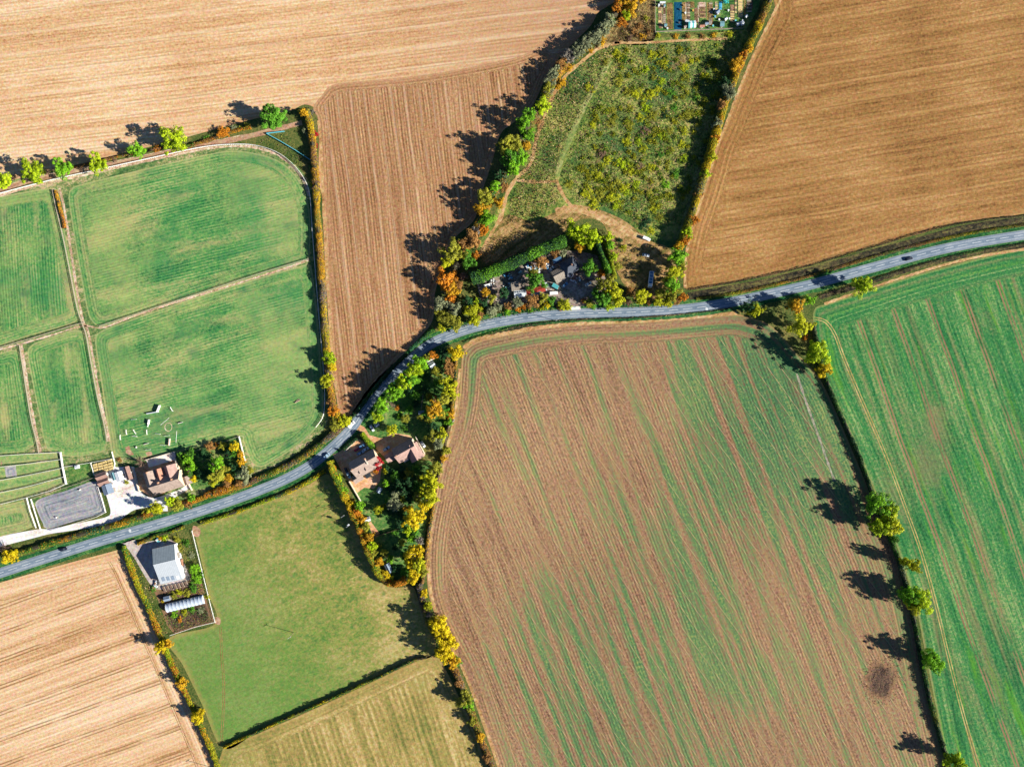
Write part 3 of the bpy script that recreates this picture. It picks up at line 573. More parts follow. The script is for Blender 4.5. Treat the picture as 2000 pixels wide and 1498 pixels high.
for pts, wd in (([(935, 500), (958, 460), (980, 420), (990, 380), (1008, 350), (1036, 320), (1048, 270), (1066, 220), (1080, 188), (1104, 150), (1140, 118), (1172, 94), (1210, 84)], 7), ([(1200, 84), (1260, 84), (1330, 80), (1420, 76)], 4.5), ([(1010, 352), (1050, 356), (1090, 354)], 6)):
    ribbon('footpath', pts, wd, .08, SANDY, jit=.35)
ribbon('footpath', [(1085, 415), (1120, 408), (1160, 418), (1200, 438), (1235, 458), (1266, 476)], 15, .09, SANDY, jit=.25)
ribbon('footpath', [(1086, 352), (1100, 382), (1116, 404)], 6, .075, SANDY, jit=.3)
ribbon('grass_track', [(1192, 118), (1168, 160), (1142, 205), (1118, 260), (1096, 310), (1088, 345)], 11, .07, field_mat('mown track', 60, [(.1, A(96, 120, 62)), (.5, A(150, 164, 88)), (.9, A(198, 190, 122))], blot=(.05, .5), grain=(1.2, .6), bump=.1), jit=.2)
ribbon('grass_track', [(1330, 470), (1345, 420), (1360, 360), (1375, 310)], 20, .07, bpy.data.materials['mown track'], jit=.2)

# farm lane along the top of the pastures
ribbon('farm_track', [(-60, 388), (0, 373), (50, 356), (100, 345), (150, 336), (250, 316), (350, 295), (425, 280), (480, 268), (525, 257), (560, 248), (590, 240)], 10, .08, DIRT, jit=.06)
ribbon('track_edge', [(-60, 382), (0, 367), (50, 350), (100, 339), (150, 330), (250, 310), (350, 289), (425, 274), (480, 263)], 1.5, .09, PATHM, jit=.4)
ribbon('trodden_strip', [(-60, 396), (0, 382), (60, 365), (110, 354), (200, 334), (300, 312), (400, 291), (470, 286), (510, 291), (545, 304), (572, 326), (592, 352), (604, 384)], 5, .05, PATHM, jit=.35)
ribbon('trodden_strip', [(116, 368), (124, 400), (132, 445), (140, 500), (150, 565), (162, 625), (172, 648), (182, 700), (196, 780), (208, 830), (213, 862)], 4.5, .05, PATHM, jit=.3)
ribbon('trodden_strip', [(-20, 688), (40, 672), (100, 655), (160, 637), (200, 640), (250, 622), (330, 595), (420, 567), (520, 536), (604, 508)], 3.5, .05, PATHM, jit=.4)
ribbon('trodden_strip', [(42, 672), (48, 712), (56, 764), (66, 820), (74, 856), (80, 884)], 4.5, .05, PATHM, jit=.3)
# riding arena, stable yard and the drives
sheet('riding_arena', [(70, 980), (95, 968), (130, 958), (180, 940), (192, 946), (200, 972), (205, 998), (190, 1006), (140, 1020), (92, 1032), (84, 1022), (74, 1000)], .06, ARENA, grid=5)
sheet('gravel_yard', [(184, 905), (224, 912), (262, 912), (268, 930), (275, 958), (300, 972), (350, 956), (366, 945), (372, 952), (330, 980), (328, 998), (318, 998), (316, 986), (290, 990), (262, 996), (246, 1006), (220, 1022), (140, 1036), (100, 1042), (60, 1052), (0, 1068), (-60, 1090), (-60, 1068), (0, 1048), (70, 1034), (100, 1032), (160, 1020), (206, 1010), (216, 1002), (213, 985), (206, 962), (196, 930)], .05, GRAVEL, grid=8)
sheet('terrace', [(286, 899), (342, 883), (344, 897), (305, 909), (291, 913)], .10, GRAVEL, smooth=False, grid=9)
sheet('concrete_yard', [(262, 914), (272, 912), (300, 904), (340, 894), (348, 920), (356, 942), (318, 964), (296, 972), (274, 958)], .07, DRIVE, smooth=False, grid=9)
sheet('barn_yard', [(238, 1060), (262, 1050), (268, 1060), (330, 1052), (345, 1060), (372, 1130), (340, 1152), (300, 1150), (286, 1130), (264, 1092), (252, 1074)], .05, field_mat('concrete apron', 70, [(.1, A(170, 150, 138)), (.4, A(206, 188, 176)), (.65, A(222, 208, 198)), (.9, A(240, 228, 216))], blot=(.06, .5), grain=(1.2, .4), bump=.04), smooth=False, grid=9)
sheet('garden_ground', [(300, 1150), (345, 1146), (372, 1120), (392, 1130), (404, 1170), (418, 1214), (340, 1238), (326, 1220), (312, 1180)], .04, SOIL, smooth=False, grid=9)
sheet('yard_ground', [(930, 545), (1000, 515), (1070, 490), (1130, 490), (1170, 500), (1200, 540), (1190, 590), (1135, 598), (1132, 605), (1104, 606), (1096, 596), (1000, 600), (940, 596)], .07, YARD, smooth=False, grid=10)
sheet('drive_entrance', [(1106, 600), (1132, 598), (1136, 608), (1100, 609)], .10, GRAVEL, smooth=False, grid=9)
sheet('drive_entrance', [(700, 828), (712, 834), (722, 850), (745, 856), (772, 846), (800, 850), (812, 862), (800, 880), (770, 900), (748, 890), (724, 866), (708, 848), (696, 838)], .06, DRIVE, smooth=False, grid=8)
sheet('drive_entrance', [(650, 888), (664, 882), (698, 856), (720, 868), (740, 884), (732, 890), (690, 912), (684, 930), (694, 944), (676, 936), (662, 910)], .055, DRIVE, smooth=False, grid=8)
sheet('patio', [(680, 942), (700, 936), (724, 920), (745, 915), (742, 940), (730, 955), (712, 952), (698, 962), (690, 952)], .065, DRIVE, smooth=False, grid=8)
sheet('lawn', [(725, 870), (700, 820), (740, 790), (790, 740), (830, 700), (884, 690), (880, 770), (860, 840), (812, 860), (790, 850)], .04, LAWN, grid=9)
sheet('lawn', [(690, 950), (745, 900), (820, 900), (845, 910), (835, 1000), (826, 1080), (820, 1130), (770, 1136), (740, 1090), (715, 1030), (700, 990)], .04, LAWN, grid=9)
sheet('lawn', [(345, 888), (400, 870), (462, 852), (478, 900), (486, 930), (430, 945), (380, 955), (366, 930)], .045, LAWN, grid=9)
sheet('gravel_bed', [(718, 1022), (724, 1018), (742, 1042), (730, 1048)], .07, DRIVE, smooth=False, grid=8)

# ------------------------------------------------------------------ the road
ROAD = [(-70, 1141), (12, 1115), (67, 1097), (152, 1070), (207, 1053), (290, 1029), (372, 1004), (450, 978), (507, 957), (559, 935), (607, 908), (651, 872), (687, 836), (707, 806), (725, 780), (746, 754), (786, 716), (810, 695), (835, 676), (866, 660), (920, 641), (975, 629), (1031, 620), (1087, 615), (1142, 612), (1200, 611), (1255, 609), (1312, 606), (1370, 600), (1430, 590), (1488, 578), (1541, 566), (1592, 554), (1671, 532), (1726, 517), (1777, 503), (1832, 489), (1885, 478), (1930, 470), (2000, 459), (2070, 449)]
def road_mat():
    t = NT('worn asphalt'); x, y = t.xy(); pos = t.vec(x, y); n1 = t.noise(pos, .09, 5, .7); n2 = t.noise(pos, 1.2, 3, .8); l = t.attr('lane')
    ln = t.math('ABSOLUTE', t.math('SUBTRACT', t.math('ABSOLUTE', l), .52)); ln = t.math('SUBTRACT', 1.0, t.sstep(ln, .05, .25))
    c = t.ramp(t.add((n1, 1.3), (n2, .9), (ln, .35)), [(.15, A(116, 134, 150)), (.45, A(142, 158, 172)), (.65, A(164, 174, 184)), (.9, A(190, 194, 198))])
    t.b.inputs['Roughness'].default_value = .85
    ed = t.sstep(t.math('ABSOLUTE', l), .86, 1.0)
    return t.col(t.mix(t.math('MULTIPLY', ed, .5), c, A(196, 190, 150)))
rc = spline(ROAD, 5.0)
def road_at(i):
    d = (rc[min(len(rc) - 1, i + 1)] - rc[max(0, i - 1)]).normalized(); return rc[i], d, Vector((-d.y, d.x))
RW = 19.5
v = []; la = []
for i in range(len(rc)):
    p, d, nn = road_at(i)
    for q in (-1, -.5, 0, .5, 1): v.append(tuple(P(*(p + nn * q * RW / 2), .13 - .04 * abs(q)))); la.append(q)
me = bpy.data.meshes.new('road'); me.from_pydata(v, [], [(5*i+k, 5*i+k+1, 5*i+k+6, 5*i+k+5) for i in range(len(rc) - 1) for k in range(4)]); me.update()
if me.polygons[0].normal.z < 0: me.flip_normals()
at = me.attributes.new('lane', 'FLOAT', 'POINT'); at.data.foreach_set('value', np.array(la, np.float32))
road = tag(mesh_obj('road', me, road_mat()), kind='structure')
for sgn in (-1, 1):
    ribbon('grass_verge', ROAD, 7.5, .05, VERGE, off=sgn * (RW / 2 + 3.2), jit=.25)
PAINT = simple_mat('road paint', (.50, .54, .57, 1), .35, .8)
sl = [0.0]
for i in range(1, len(rc)): sl.append(sl[-1] + (rc[i] - rc[i - 1]).length)
def road_s(s):
    i = min(len(rc) - 2, max(0, int(np.searchsorted(sl, s)) - 1)); k = (s - sl[i]) / (sl[i + 1] - sl[i] + 1e-9); d = (rc[i + 1] - rc[i]).normalized()
    return rc[i].lerp(rc[i + 1], k), d
s = 8.0
while s < sl[-1] - 20:
    v = []
    for a in (0, 9, 18):
        p, d = road_s(s + a); nn = Vector((-d.y, d.x)); v += [tuple(P(*(p + nn * .45), .145)), tuple(P(*(p - nn * .45), .145))]
    me = bpy.data.meshes.new('lane_dash'); me.from_pydata(v, [], [(0, 1, 3, 2), (2, 3, 5, 4)]); me.update()
    if me.polygons[0].normal.z < 0: me.flip_normals()
    mesh_obj('lane_dash', me, PAINT, road); s += 27.6
for px, py, off in ((254, 1036, 0), (1380, 604, 0)):       # worn white roundels on the carriageway
    p = Vector((px, py)); d = Vector((.95, -.28)).normalized() if px < 500 else Vector((.98, -.15)).normalized(); nn = Vector((-d.y, d.x)); v = []
    for i in range(20):
        a = 2 * math.pi * i / 20; v.append(tuple(P(*(p + d * math.cos(a) * 2.6 + nn * math.sin(a) * 3.4), .150)))
    me = bpy.data.meshes.new('painted_roundel'); me.from_pydata(v, [], [tuple(range(20))]); me.update()
    if me.polygons[0].normal.z < 0: me.flip_normals()
    mesh_obj('painted_roundel', me, PAINT, road)
sheet('rough_bank', [(1342, 572), (1400, 562), (1500, 544), (1600, 518), (1700, 488), (1800, 462), (1870, 442), (1930, 432), (2000, 424), (2080, 412), (2080, 432), (2000, 444), (1900, 462), (1800, 484), (1700, 510), (1600, 538), (1500, 562), (1420, 580), (1350, 590)], .035, DARKROUGH, smooth=False, grid=9)
ribbon('rough_bank', [(930, 660), (985, 646), (1060, 633), (1150, 624), (1250, 621), (1350, 614), (1430, 604)], 6, .04, DARKROUGH, jit=.3)
ribbon('rough_bank', [(1600, 582), (1680, 558), (1760, 532), (1830, 512), (1900, 496), (1960, 486), (2060, 474)], 8, .04, DARKROUGH, jit=.3)
ribbon('dry_grass_edge', [(1610, 594), (1690, 566), (1770, 540), (1850, 516), (1930, 498), (2010, 486)], 5, .045, SANDY, jit=.3)
ribbon('dry_grass_edge', [(905, 680), (930, 664), (985, 652), (1060, 639), (1150, 631), (1250, 627), (1350, 620), (1440, 612)], 7, .045, SANDY, jit=.3)
ribbon('dry_grass_edge', [(622, 236), (628, 300), (632, 400), (637, 500), (643, 600), (650, 700), (658, 770)], 5, .055, SANDY, jit=.3)
ribbon('dry_grass_edge', [(898, 720), (890, 800), (872, 880), (856, 950), (842, 1040), (838, 1120), (850, 1190), (876, 1250), (910, 1320), (945, 1410), (975, 1500)], 5, .055, SANDY, jit=.3)
ribbon('dry_grass_edge', [(1525, 0), (1480, 90), (1450, 160), (1425, 225), (1400, 290), (1378, 365), (1354, 440), (1340, 500), (1338, 560)], 5, .055, SANDY, jit=.3)

# ------------------------------------------------------------------ buildings
WALLC = simple_mat('cream render', (.62, .50, .36, 1), .15, .8); WALLB = simple_mat('red brick', (.28, .14, .09, 1), .25, 2.5); WALLG = simple_mat('grey boarding', (.22, .20, .18, 1), .25, 2)
WALLW = simple_mat('white sheet', (.70, .72, .74, 1), .08, .8); GLASS = simple_mat('window glass', (.03, .04, .05, 1), .2, 1, rough=.08, spec=.6); FRAME = simple_mat('white frame', (.75, .75, .73, 1), .06, 2)
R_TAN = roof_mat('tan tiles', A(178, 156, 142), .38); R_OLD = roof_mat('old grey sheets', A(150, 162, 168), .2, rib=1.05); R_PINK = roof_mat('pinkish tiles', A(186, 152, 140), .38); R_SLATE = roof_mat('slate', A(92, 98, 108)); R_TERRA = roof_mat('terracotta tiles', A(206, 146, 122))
R_BROWN = roof_mat('brown tiles', A(176, 140, 126)); R_ASB = roof_mat('grey sheets', A(168, 156, 140), rib=1.1); R_RED = roof_mat('red sheets', A(176, 72, 58), rib=1.0)
R_BARN = roof_mat('barn sheets', A(206, 212, 216), .12, rib=1.05); R_DARK = roof_mat('dark felt', A(66, 66, 74)); R_BLUE = roof_mat('blue grey sheets', A(150, 166, 184), .15, rib=.9); R_WHITE = roof_mat('white sheets', A(240, 244, 246), .06, rib=1.0); R_TEAL = roof_mat('teal felt', A(130, 176, 182), .15)
STONE = simple_mat('pale stone', (.64, .56, .46, 1), .2, 1.2); CHIM = simple_mat('chimney brick', (.40, .24, .16, 1), .25, 3)

def block(root, L, w1, w2, eave, ridge, wall, roof, at=(0, 0), rz=0.0, over=.35, hip=0.0, windows=True, roof2=None):
    """one gabled range: walls, two roof slopes with thickness, gable or hip ends, windows in the long sides"""
    M = Matrix.Translation((at[0], at[1], 0)) @ Matrix.Rotation(rz, 4, 'Z')
    def put(o): o.matrix_local = M
    mb = MB()
    prof = [(-w1, 0), (w2, 0), (w2, eave), (0, ridge - .12), (-w1, eave)] if not hip else [(-w1, 0), (w2, 0), (w2, eave), (-w1, eave)]
    put(mb.prism(prof, -L / 2, L / 2).build('wall', wall, root))
    for sgn, ww in ((-1, w1), (1, w2)):
        r_ = MB(); k = (ridge - eave) / ww; ye, ze = sgn * (ww + over), eave - k * over; x1 = L / 2 + over
        hx = hip
        q = [(-x1 + hx, 0, ridge), (x1 - hx, 0, ridge), (x1, ye, ze), (-x1, ye, ze)]
        r_.v = [(a, b, c) for a, b, c in q] + [(a, b, c + .12) for a, b, c in q]
        r_.f = [(0, 1, 2, 3), (7, 6, 5, 4)] + [(i, 4 + i, 4 + (i + 1) % 4, (i + 1) % 4) for i in range(4)]
        put(r_.build('roof_slope', roof2 if roof2 and sgn > 0 else roof, root))
    if hip:
        for sx in (-1, 1):
            x1 = (L / 2 + over) * sx; r_ = MB(); z2 = eave - (ridge - eave) / w2 * over
            q = [(x1 - hip * sx, 0, ridge), (x1, -(w1 + over), z2), (x1, w2 + over, z2)]
            r_.v = q + [(a, b, c + .12) for a, b, c in q]; r_.f = [(0, 1, 2), (5, 4, 3), (0, 3, 4, 1), (1, 4, 5, 2), (2, 5, 3, 0)]
            put(r_.build('roof_slope', roof, root))
    rd = MB(); rd.bar((-L / 2 - over + hip, 0, ridge + .12), (L / 2 + over - hip, 0, ridge + .12), .13, 5); put(rd.build('ridge_tiles', roof, root))
    if windows:
        nx = max(2, int(L / 3.2))
        for sgn, ww in ((-1, w1), (1, w2)):
            for i in range(nx):
                x = -L / 2 + L * (i + .5) / nx
                f = MB().box(x, sgn * (ww + .03), eave * .55, 1.2, .12, 1.2).build('window', FRAME, root); put(f)
                g = MB().box(x, sgn * (ww + .10), eave * .55, 1.0, .04, 1.0).build('pane', GLASS, f)
def chimney(root, x, y, z, rz=0.0, s=.7):
    c = MB().box(x, y, z, s, s * 1.3, 1.8, rz).build('chimney', CHIM, root)
    
    for dy in (-.25, .25): MB().bar((x, y + dy, z + .9), (x, y + dy, z + 1.3), .14, 7).build('chimney_pot', R_TERRA, c)
def house(name, px, py, ang, label, cat='house', group=None):
    return tag(empty(name, P(px, py), math.radians(ang)), label, cat, group)
def off(ang, dx, dy):
    """plan offset -> local metres in a frame turned by ang"""
    a = math.radians(-ang); x, y = dx * S, -dy * S; return (x * math.cos(a) - y * math.sin(a), x * math.sin(a) + y * math.cos(a))

h = house('farmhouse', 333, 940, 17, 'large tan roofed farmhouse with two wings and a terracotta gable beside the gravel yard', 'farmhouse')
block(h, 18.5, 5.0, 5.0, 4.4, 8.8, WALLC, R_TAN); q = math.radians(-90)
block(h, 9.5, 3.7, 3.7, 4.4, 7.9, WALLC, R_TAN, off(17, -30, -6), q); block(h, 9.6, 3.6, 3.6, 4.4, 7.8, WALLC, R_PINK, off(17, 9, -18), q); block(h, 6.4, 2.6, 2.6, 4.4, 7.1, WALLC, R_TERRA, off(17, -12, -16), q)
block(h, 4.5, 2.2, 2.2, 2.6, 3.8, WALLC, R_TAN, off(17, 36, -3), q, windows=False)
chimney(h, -3.0, 1.2, 8.7); chimney(h, 5.5, .8, 8.8); chimney(h, *off(17, -33, -20), 7.9)
h = house('stable_block', 205, 934, 19, 'stable block with a brown and grey striped double roof west of the gravel yard', 'stable')
block(h, 6.4, 1.85, 1.85, 2.6, 3.7, WALLG, R_BROWN, (0, 1.9), windows=False); block(h, 6.4, 1.85, 1.85, 2.6, 3.7, WALLG, R_BROWN, (0, -1.9), windows=False)
MB().box(3.25, 1.9, 1.1, .1, 1.3, 2.1).build('door', FRAME, h); MB().box(3.25, -1.9, 1.1, .1, 1.3, 2.1).build('door', FRAME, h)
h = house('shed', 215, 954, -72, 'blue grey shed with a low ridge just below the striped stable block', 'shed')
block(h, 5.6, 2.9, 2.9, 2.5, 3.4, WALLG, R_BLUE, windows=False); MB().box(-1, 2.95, 1.0, 1.6, .1, 2.0).build('door', WALLW, h)
h = house('shed', 254, 923, -72, 'long narrow shed with a brown roof beside the farmhouse wall', 'shed')
block(h, 7.8, 1.5, 1.5, 2.3, 3.0, WALLG, R_BROWN, windows=False); MB().box(0, 1.55, 1.0, 1.1, .1, 1.9).build('door', FRAME, h)
h = house('shed', 237, 929, -72, 'white flat roofed shed between the stable block and the brown shed', 'shed')
block(h, 5.2, 1.9, 1.9, 2.6, 2.9, WALLW, R_WHITE, windows=False); MB().box(0, 1.95, 1.1, 1.4, .1, 2.0).build('door', WALLG, h)
h = house('shed', 226, 929, -72, 'small teal roofed shed against the white flat roofed shed', 'shed')
block(h, 4.2, 1.1, 1.1, 2.1, 2.5, WALLG, R_TEAL, windows=False); MB().box(0, -1.15, 1.0, .9, .1, 1.8).build('door', FRAME, h)
h = house('shed', 153, 911.5, 10, 'tiny white field shelter on the fence of the small paddock', 'shelter')
block(h, 1.9, .9, .9, 1.8, 2.1, WALLW, R_WHITE, windows=False, over=.15); MB().box(0, -.92, .8, .8, .08, 1.5).build('door', WALLG, h)
h = house('barn', 332, 1092, 13.4, 'big barn with one grey and one white roof slope south of the road', 'barn')
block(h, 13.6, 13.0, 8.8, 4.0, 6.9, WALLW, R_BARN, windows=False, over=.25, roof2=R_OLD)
for sg, yy, zz in ((-1, -13.3, 3.95), (1, 9.1, 3.95)): MB().box(0, yy, zz, 14.2, .18, .14).build('gutter', WALLG, h)
for i in range(4):
    x = -5.2 + 2.9 * i; z = lambda y: 6.9 - 2.9 / 13.0 * (-y) + .18
    r_ = MB(); y0, y1 = -9.0 - .35 * i, -11.6 - .35 * i
    r_.v = [(x, y0, z(y0)), (x + 1.9, y0, z(y0)), (x + 1.9, y1, z(y1)), (x, y1, z(y1))]; r_.v += [(a, b, c + .05) for a, b, c in r_.v]; r_.f = [(3, 2, 1, 0), (4, 5, 6, 7)] + [(i_, (i_ + 1) % 4, 4 + (i_ + 1) % 4, 4 + i_) for i_ in range(4)]
    r_.build('skylight', R_BLUE if i != 3 else R_WHITE, h)
MB().box(6.85, 1.5, 1.8, .12, 3.6, 3.6).build('door', WALLG, h); MB().box(7.6, -3.5, 1.0, .5, 4.0, 2.0).build('lean_to_wall', WALLB, h)
h = house('polytunnel', 363, 1178, 13.3, 'long white polytunnel with a row of hoops in the plot below the barn', 'polytunnel')
PLASTIC = simple_mat('polythene', A(214, 226, 240), .08, .4, rough=.35, spec=.5)
Lp, wp, hp = 23.4, 2.75, 2.7
for i in range(10):
    x0, x1 = -Lp / 2 + Lp * i / 10 + .06, -Lp / 2 + Lp * (i + 1) / 10 - .06; mb = MB(); nseg = 12
    for xx, sg in ((x0, 1.0), ((x0 + x1) / 2, .965), (x1, 1.0)):
        for k in range(nseg + 1):
            a = math.pi * k / nseg; mb.v.append((xx, -wp * sg * math.cos(a), .05 + hp * sg * math.sin(a) ** .8))
    mb.f = [(j*13+k, j*13+k+1, j*13+14+k, j*13+13+k) for j in range(2) for k in range(nseg)]; o_ = mb.build('cover', PLASTIC, h)
    hb = MB(); pr = None
    for k in range(nseg + 1):
        a = math.pi * k / nseg; q_ = (x0 - .06, -wp * 1.015 * math.cos(a), .05 + hp * 1.02 * math.sin(a) ** .8)
        if pr: hb.bar(pr, q_, .05, 4)
        pr = q_
    hb.build('hoop', WALLW, h)
MB().prism([(-wp * math.cos(math.pi * k / 12), .05 + hp * math.sin(math.pi * k / 12) ** .8) for k in range(13)], Lp / 2 - .03, Lp / 2).build('end_wall', PLASTIC, h)
MB().prism([(-wp * math.cos(math.pi * k / 12), .05 + hp * math.sin(math.pi * k / 12) ** .8) for k in range(13)], -Lp / 2, -Lp / 2 + .03).build('end_wall', PLASTIC, h)
h = house('shed', 329, 1167, 13, 'small slate roofed shed just above the polytunnel', 'shed')
block(h, 3.6, 1.3, 1.3, 2.0, 2.7, WALLG, R_BLUE, windows=False, over=.2); MB().box(0, -1.35, .9, .8, .08, 1.7).build('door', FRAME, h)
# cottages
h = house('cottage', 715, 902, 29.5, 'tan roofed cottage with two gabled dormers beside the crimson tree', 'cottage')
block(h, 17.0, 6.2, 4.6, 4.3, 9.0, WALLC, R_TAN); q = math.radians(-90)
for dx, dy in ((-10, 10), (2, 4)):
    block(h, 4.2, 1.25, 1.25, 5.6, 7.2, WALLC, R_TAN, off(29.5, dx, dy + 3), q, windows=False, over=.2)
MB().box(2.4, -.3, 8.9, .45, 3.2, 1.2).build('party_wall', STONE, h); chimney(h, -7.6, 0, 9.2); chimney(h, 2.4, 1.8, 9.2)
block(h, 5.6, 2.3, 2.3, 2.5, 3.9, WALLC, R_TAN, off(29.5, -14, 30), 0, windows=False)
MB().box(*off(29.5, 5, 26), 1.1, 3.4, 2.6, 2.2).build('conservatory', GLASS, h)
h = house('cottage', 794, 879, 29, 'pink roofed cottage with a pale gable wall and a glazed lean-to', 'cottage')
block(h, 13.4, 4.8, 4.8, 4.3, 9.0, WALLC, R_PINK); block(h, 9.6, 4.1, 4.1, 4.3, 8.6, WALLC, R_PINK, off(29, 17, 3), q)
cv = MB().box(*off(29, 0, 17), 1.2, 3.4, 2.6, 2.4).build('conservatory', GLASS, h); MB().box(*off(29, 0, 17), 2.46, 3.6, 2.8, .1).build('glazed_roof', R_BLUE, cv)
MB().box(6.95, 0, 3.2, .3, 9.6, 6.2, taper=.8).build('gable_wall', STONE, h); chimney(h, -5.6, 0, 9.2)
h = house('garage', 763, 892, 30, 'small pink roofed garage between the two cottages', 'garage')
block(h, 4.8, 2.5, 2.5, 2.4, 4.0, WALLB, R_PINK, windows=False); MB().box(-2.45, 0, 1.05, .1, 2.4, 2.1).build('door', FRAME, h)
for px, py, ang, L, W, rf, lab in ((737, 829, 32, 2.8, 2.2, R_BLUE, 'grey blue garden shed beside the drive under the lime tree'), (824, 806, 8, 3.2, 2.4, R_BLUE, 'teal blue garden shed on the long garden fence'), (845, 713, 38, 3.2, 2.9, R_WHITE, 'white square garden shed below the orange bush near the road bend'),
                                   (742, 956, 62, 3.0, 2.4, R_BLUE, 'blue roofed garden shed in the shade south of the tan cottage'), (719, 1013, 18, 3.2, 2.4, R_WHITE, 'white roofed shed beside the gravel bed in the long garden'), (760, 1108, -64, 5.6, 3.0, R_BLUE, 'long blue grey shed at the bottom of the hedged garden')):
    h = house('garden_shed', px, py, ang, lab, 'shed'); block(h, L, W / 2, W / 2, 2.0, 2.7, WALLG, rf, windows=False, over=.2); MB().box(0, -W / 2 - .03, .95, .8, .08, 1.8).build('door', FRAME, h)
# the cluttered yard behind the conifer hedge
h = house('yard_house', 1112, 523, 34, 'slate hipped house in the shade of the conifer hedge', 'house')
block(h, 9.4, 4.3, 4.3, 4.4, 7.0, WALLB, R_SLATE, hip=3.2); chimney(h, 1.0, 0, 7.5)
h = house('workshop', 1090, 538, 28, 'grey brown sheet roofed workshop next to the slate house', 'workshop')
block(h, 6.6, 4.2, 3.2, 3.2, 4.8, WALLG, R_ASB, windows=False); MB().box(0, -4.25, 1.3, 2.6, .1, 2.6).build('door', WALLG, h)
h = house('red_shed', 1046, 569, 17, 'long low shed with a red sheet roof in the yard', 'shed')
block(h, 11.4, 1.7, 1.7, 2.3, 2.8, WALLG, R_RED, windows=False); MB().box(-3, -1.75, 1.0, 1.4, .1, 1.9).build('door', WALLW, h)
h = house('shed', 1006, 560, 8, 'flat dark roofed shed under the green tree in the yard', 'shed')
block(h, 4.2, 2.6, 2.6, 2.4, 2.6, WALLG, R_ASB, windows=False); MB().box(0, -2.65, 1.0, 1.0, .1, 1.9).build('door', WALLW, h)
h = house('mobile_home', 1016, 575, 6, 'white mobile home with a row of dark roof panels', 'mobile home')
block(h, 7.4, 2.0, 2.0, 2.5, 2.8, WALLW, R_WHITE, over=.1)
for i in range(5): MB().box(-2.9 + 1.45 * i, 1.25, 2.78, 1.0, .8, .12).build('roof_panel', R_SLATE, h)
h = house('mobile_home', 1043, 576.5, 17, 'pale blue mobile home along the red shed', 'mobile home')
block(h, 9.0, 1.3, 1.3, 2.4, 2.6, WALLW, R_BLUE, over=.1)
def container(px, py, ang, mat, L, lab, name='container'):
    h = house(name, px, py, ang, lab, 'container'); MB().box(0, 0, 1.3, L, 2.4, 2.5).build('body', mat, h)
    r_ = MB()
    for i in range(int(L / .5)): r_.box(-L / 2 + .25 + .5 * i, 0, 2.59, .22, 2.3, .08)
    r_.build('roof_ribs', mat, h)
    for sg in (-1, 1): MB().box(L / 2 + .04, sg * .6, 1.3, .06, 1.1, 2.3).build('door', mat, h)
PBLUE = simple_mat('blue paint', (.09, .20, .34, 1), .2, 1.5, rough=.5); PTEAL = simple_mat('teal paint', (.10, .42, .45, 1), .2, 1.5, rough=.5)
container(1088, 509, 26, PBLUE, 5.6, 'blue steel container in the shade beside the slate house')
container(1084, 560, -30, PTEAL, 4.0, 'teal steel container in front of the workshop')
# yellowed bales beside the stables
STRAW = simple_mat('straw', A(244, 214, 140), .25, 2.5)
bl = MB().box(0, 0, .55, 2.5, 1.25, 1.1).mesh('bale'); bd = MB()
for x in (-.8, 0, .8): bd.box(x, 0, .56, .05, 1.3, 1.14)
bdm = bd.mesh('band')
for r_ in range(4):
    for i in range(4):
        o = empty('straw_bale', P(187 + i * 9.4 + r_ * 1.1 + rnd.uniform(-.6, .6), 907.5 + r_ * 5.2 - i * 2.6 + rnd.uniform(-.5, .5)), math.radians(16 + rnd.uniform(-4, 4)))
        mesh_obj('bale', bl, STRAW, o); mesh_obj('band', bdm, TWIG, o); tag(o, '%s straw bale from the west in the %s row above the stable block' % (ORD[i], ORD[r_]), 'bale', 'straw bales in rows')

# ------------------------------------------------------------------ walls and fences
WHITEP = simple_mat('white rail', (.80, .80, .78, 1), .08, 2); WOOD = simple_mat('weathered timber', (.34, .29, .23, 1), .25, 3); BLUEP = simple_mat('blue mesh', (.10, .45, .55, 1), .1, 2)
def fence(pts, label, mat=WHITEP, h=1.25, rails=3, post=3.0, th=.09, name='fence', smooth=False):
    c = spline(pts, 4) if smooth else densify(pts + [], 1e9)
    c = [Vector(p[:2]) for p in (c if smooth else pts)]; o = empty(name, P(c[0].x, c[0].y)); o0 = o.location.copy(); tag(o, label, 'fence')
    pm = MB()
    for i in range(len(c) - 1):
        a, b = P(c[i].x, c[i].y) - o0, P(c[i+1].x, c[i+1].y) - o0; n = max(1, round((b - a).length / post))
        for k in range(n + (i == len(c) - 2)): q_ = a.lerp(b, k / n); pm.box(q_.x, q_.y, h / 2, .14, .14, h)
    tag(pm.build('post', mat, o), kind='stuff')
    for r_ in range(rails):
        rm = MB(); z = h * (r_ + 1) / rails - .06
        for i in range(len(c) - 1):
            a, b = P(c[i].x, c[i].y) - o0, P(c[i+1].x, c[i+1].y) - o0; d = b - a
            rm.box((a.x + b.x) / 2, (a.y + b.y) / 2, z + .001 * i, d.length + .02, th * (2.0 if r_ == rails - 1 else 1), .14, math.atan2(d.y, d.x))
        rm.build('rail', mat, o)
    return o
fence([(-40, 893), (0, 890), (60, 886), (118, 883)], 'white rail fence along the north side of the strip paddocks')
fence([(-40, 917), (0, 912), (60, 905), (119, 897)], 'white rail fence second from the north across the strip paddocks')
fence([(-40, 946), (0, 938), (60, 927), (122, 914)], 'white rail fence in the middle of the strip paddocks')
fence([(-40, 972), (0, 962), (60, 949), (126, 931)], 'white rail fence second from the south across the strip paddocks')
fence([(4, 984), (52, 972), (100, 958), (132, 944)], 'white rail fence along the south side of the strip paddocks')
fence([(120, 883), (124, 910), (131, 945)], 'thick white boarded fence across the east end of the strip paddocks', th=.4)
fence([(124, 912), (150, 908), (180, 903), (224, 895)], 'white rail fence above the small shelter paddock')
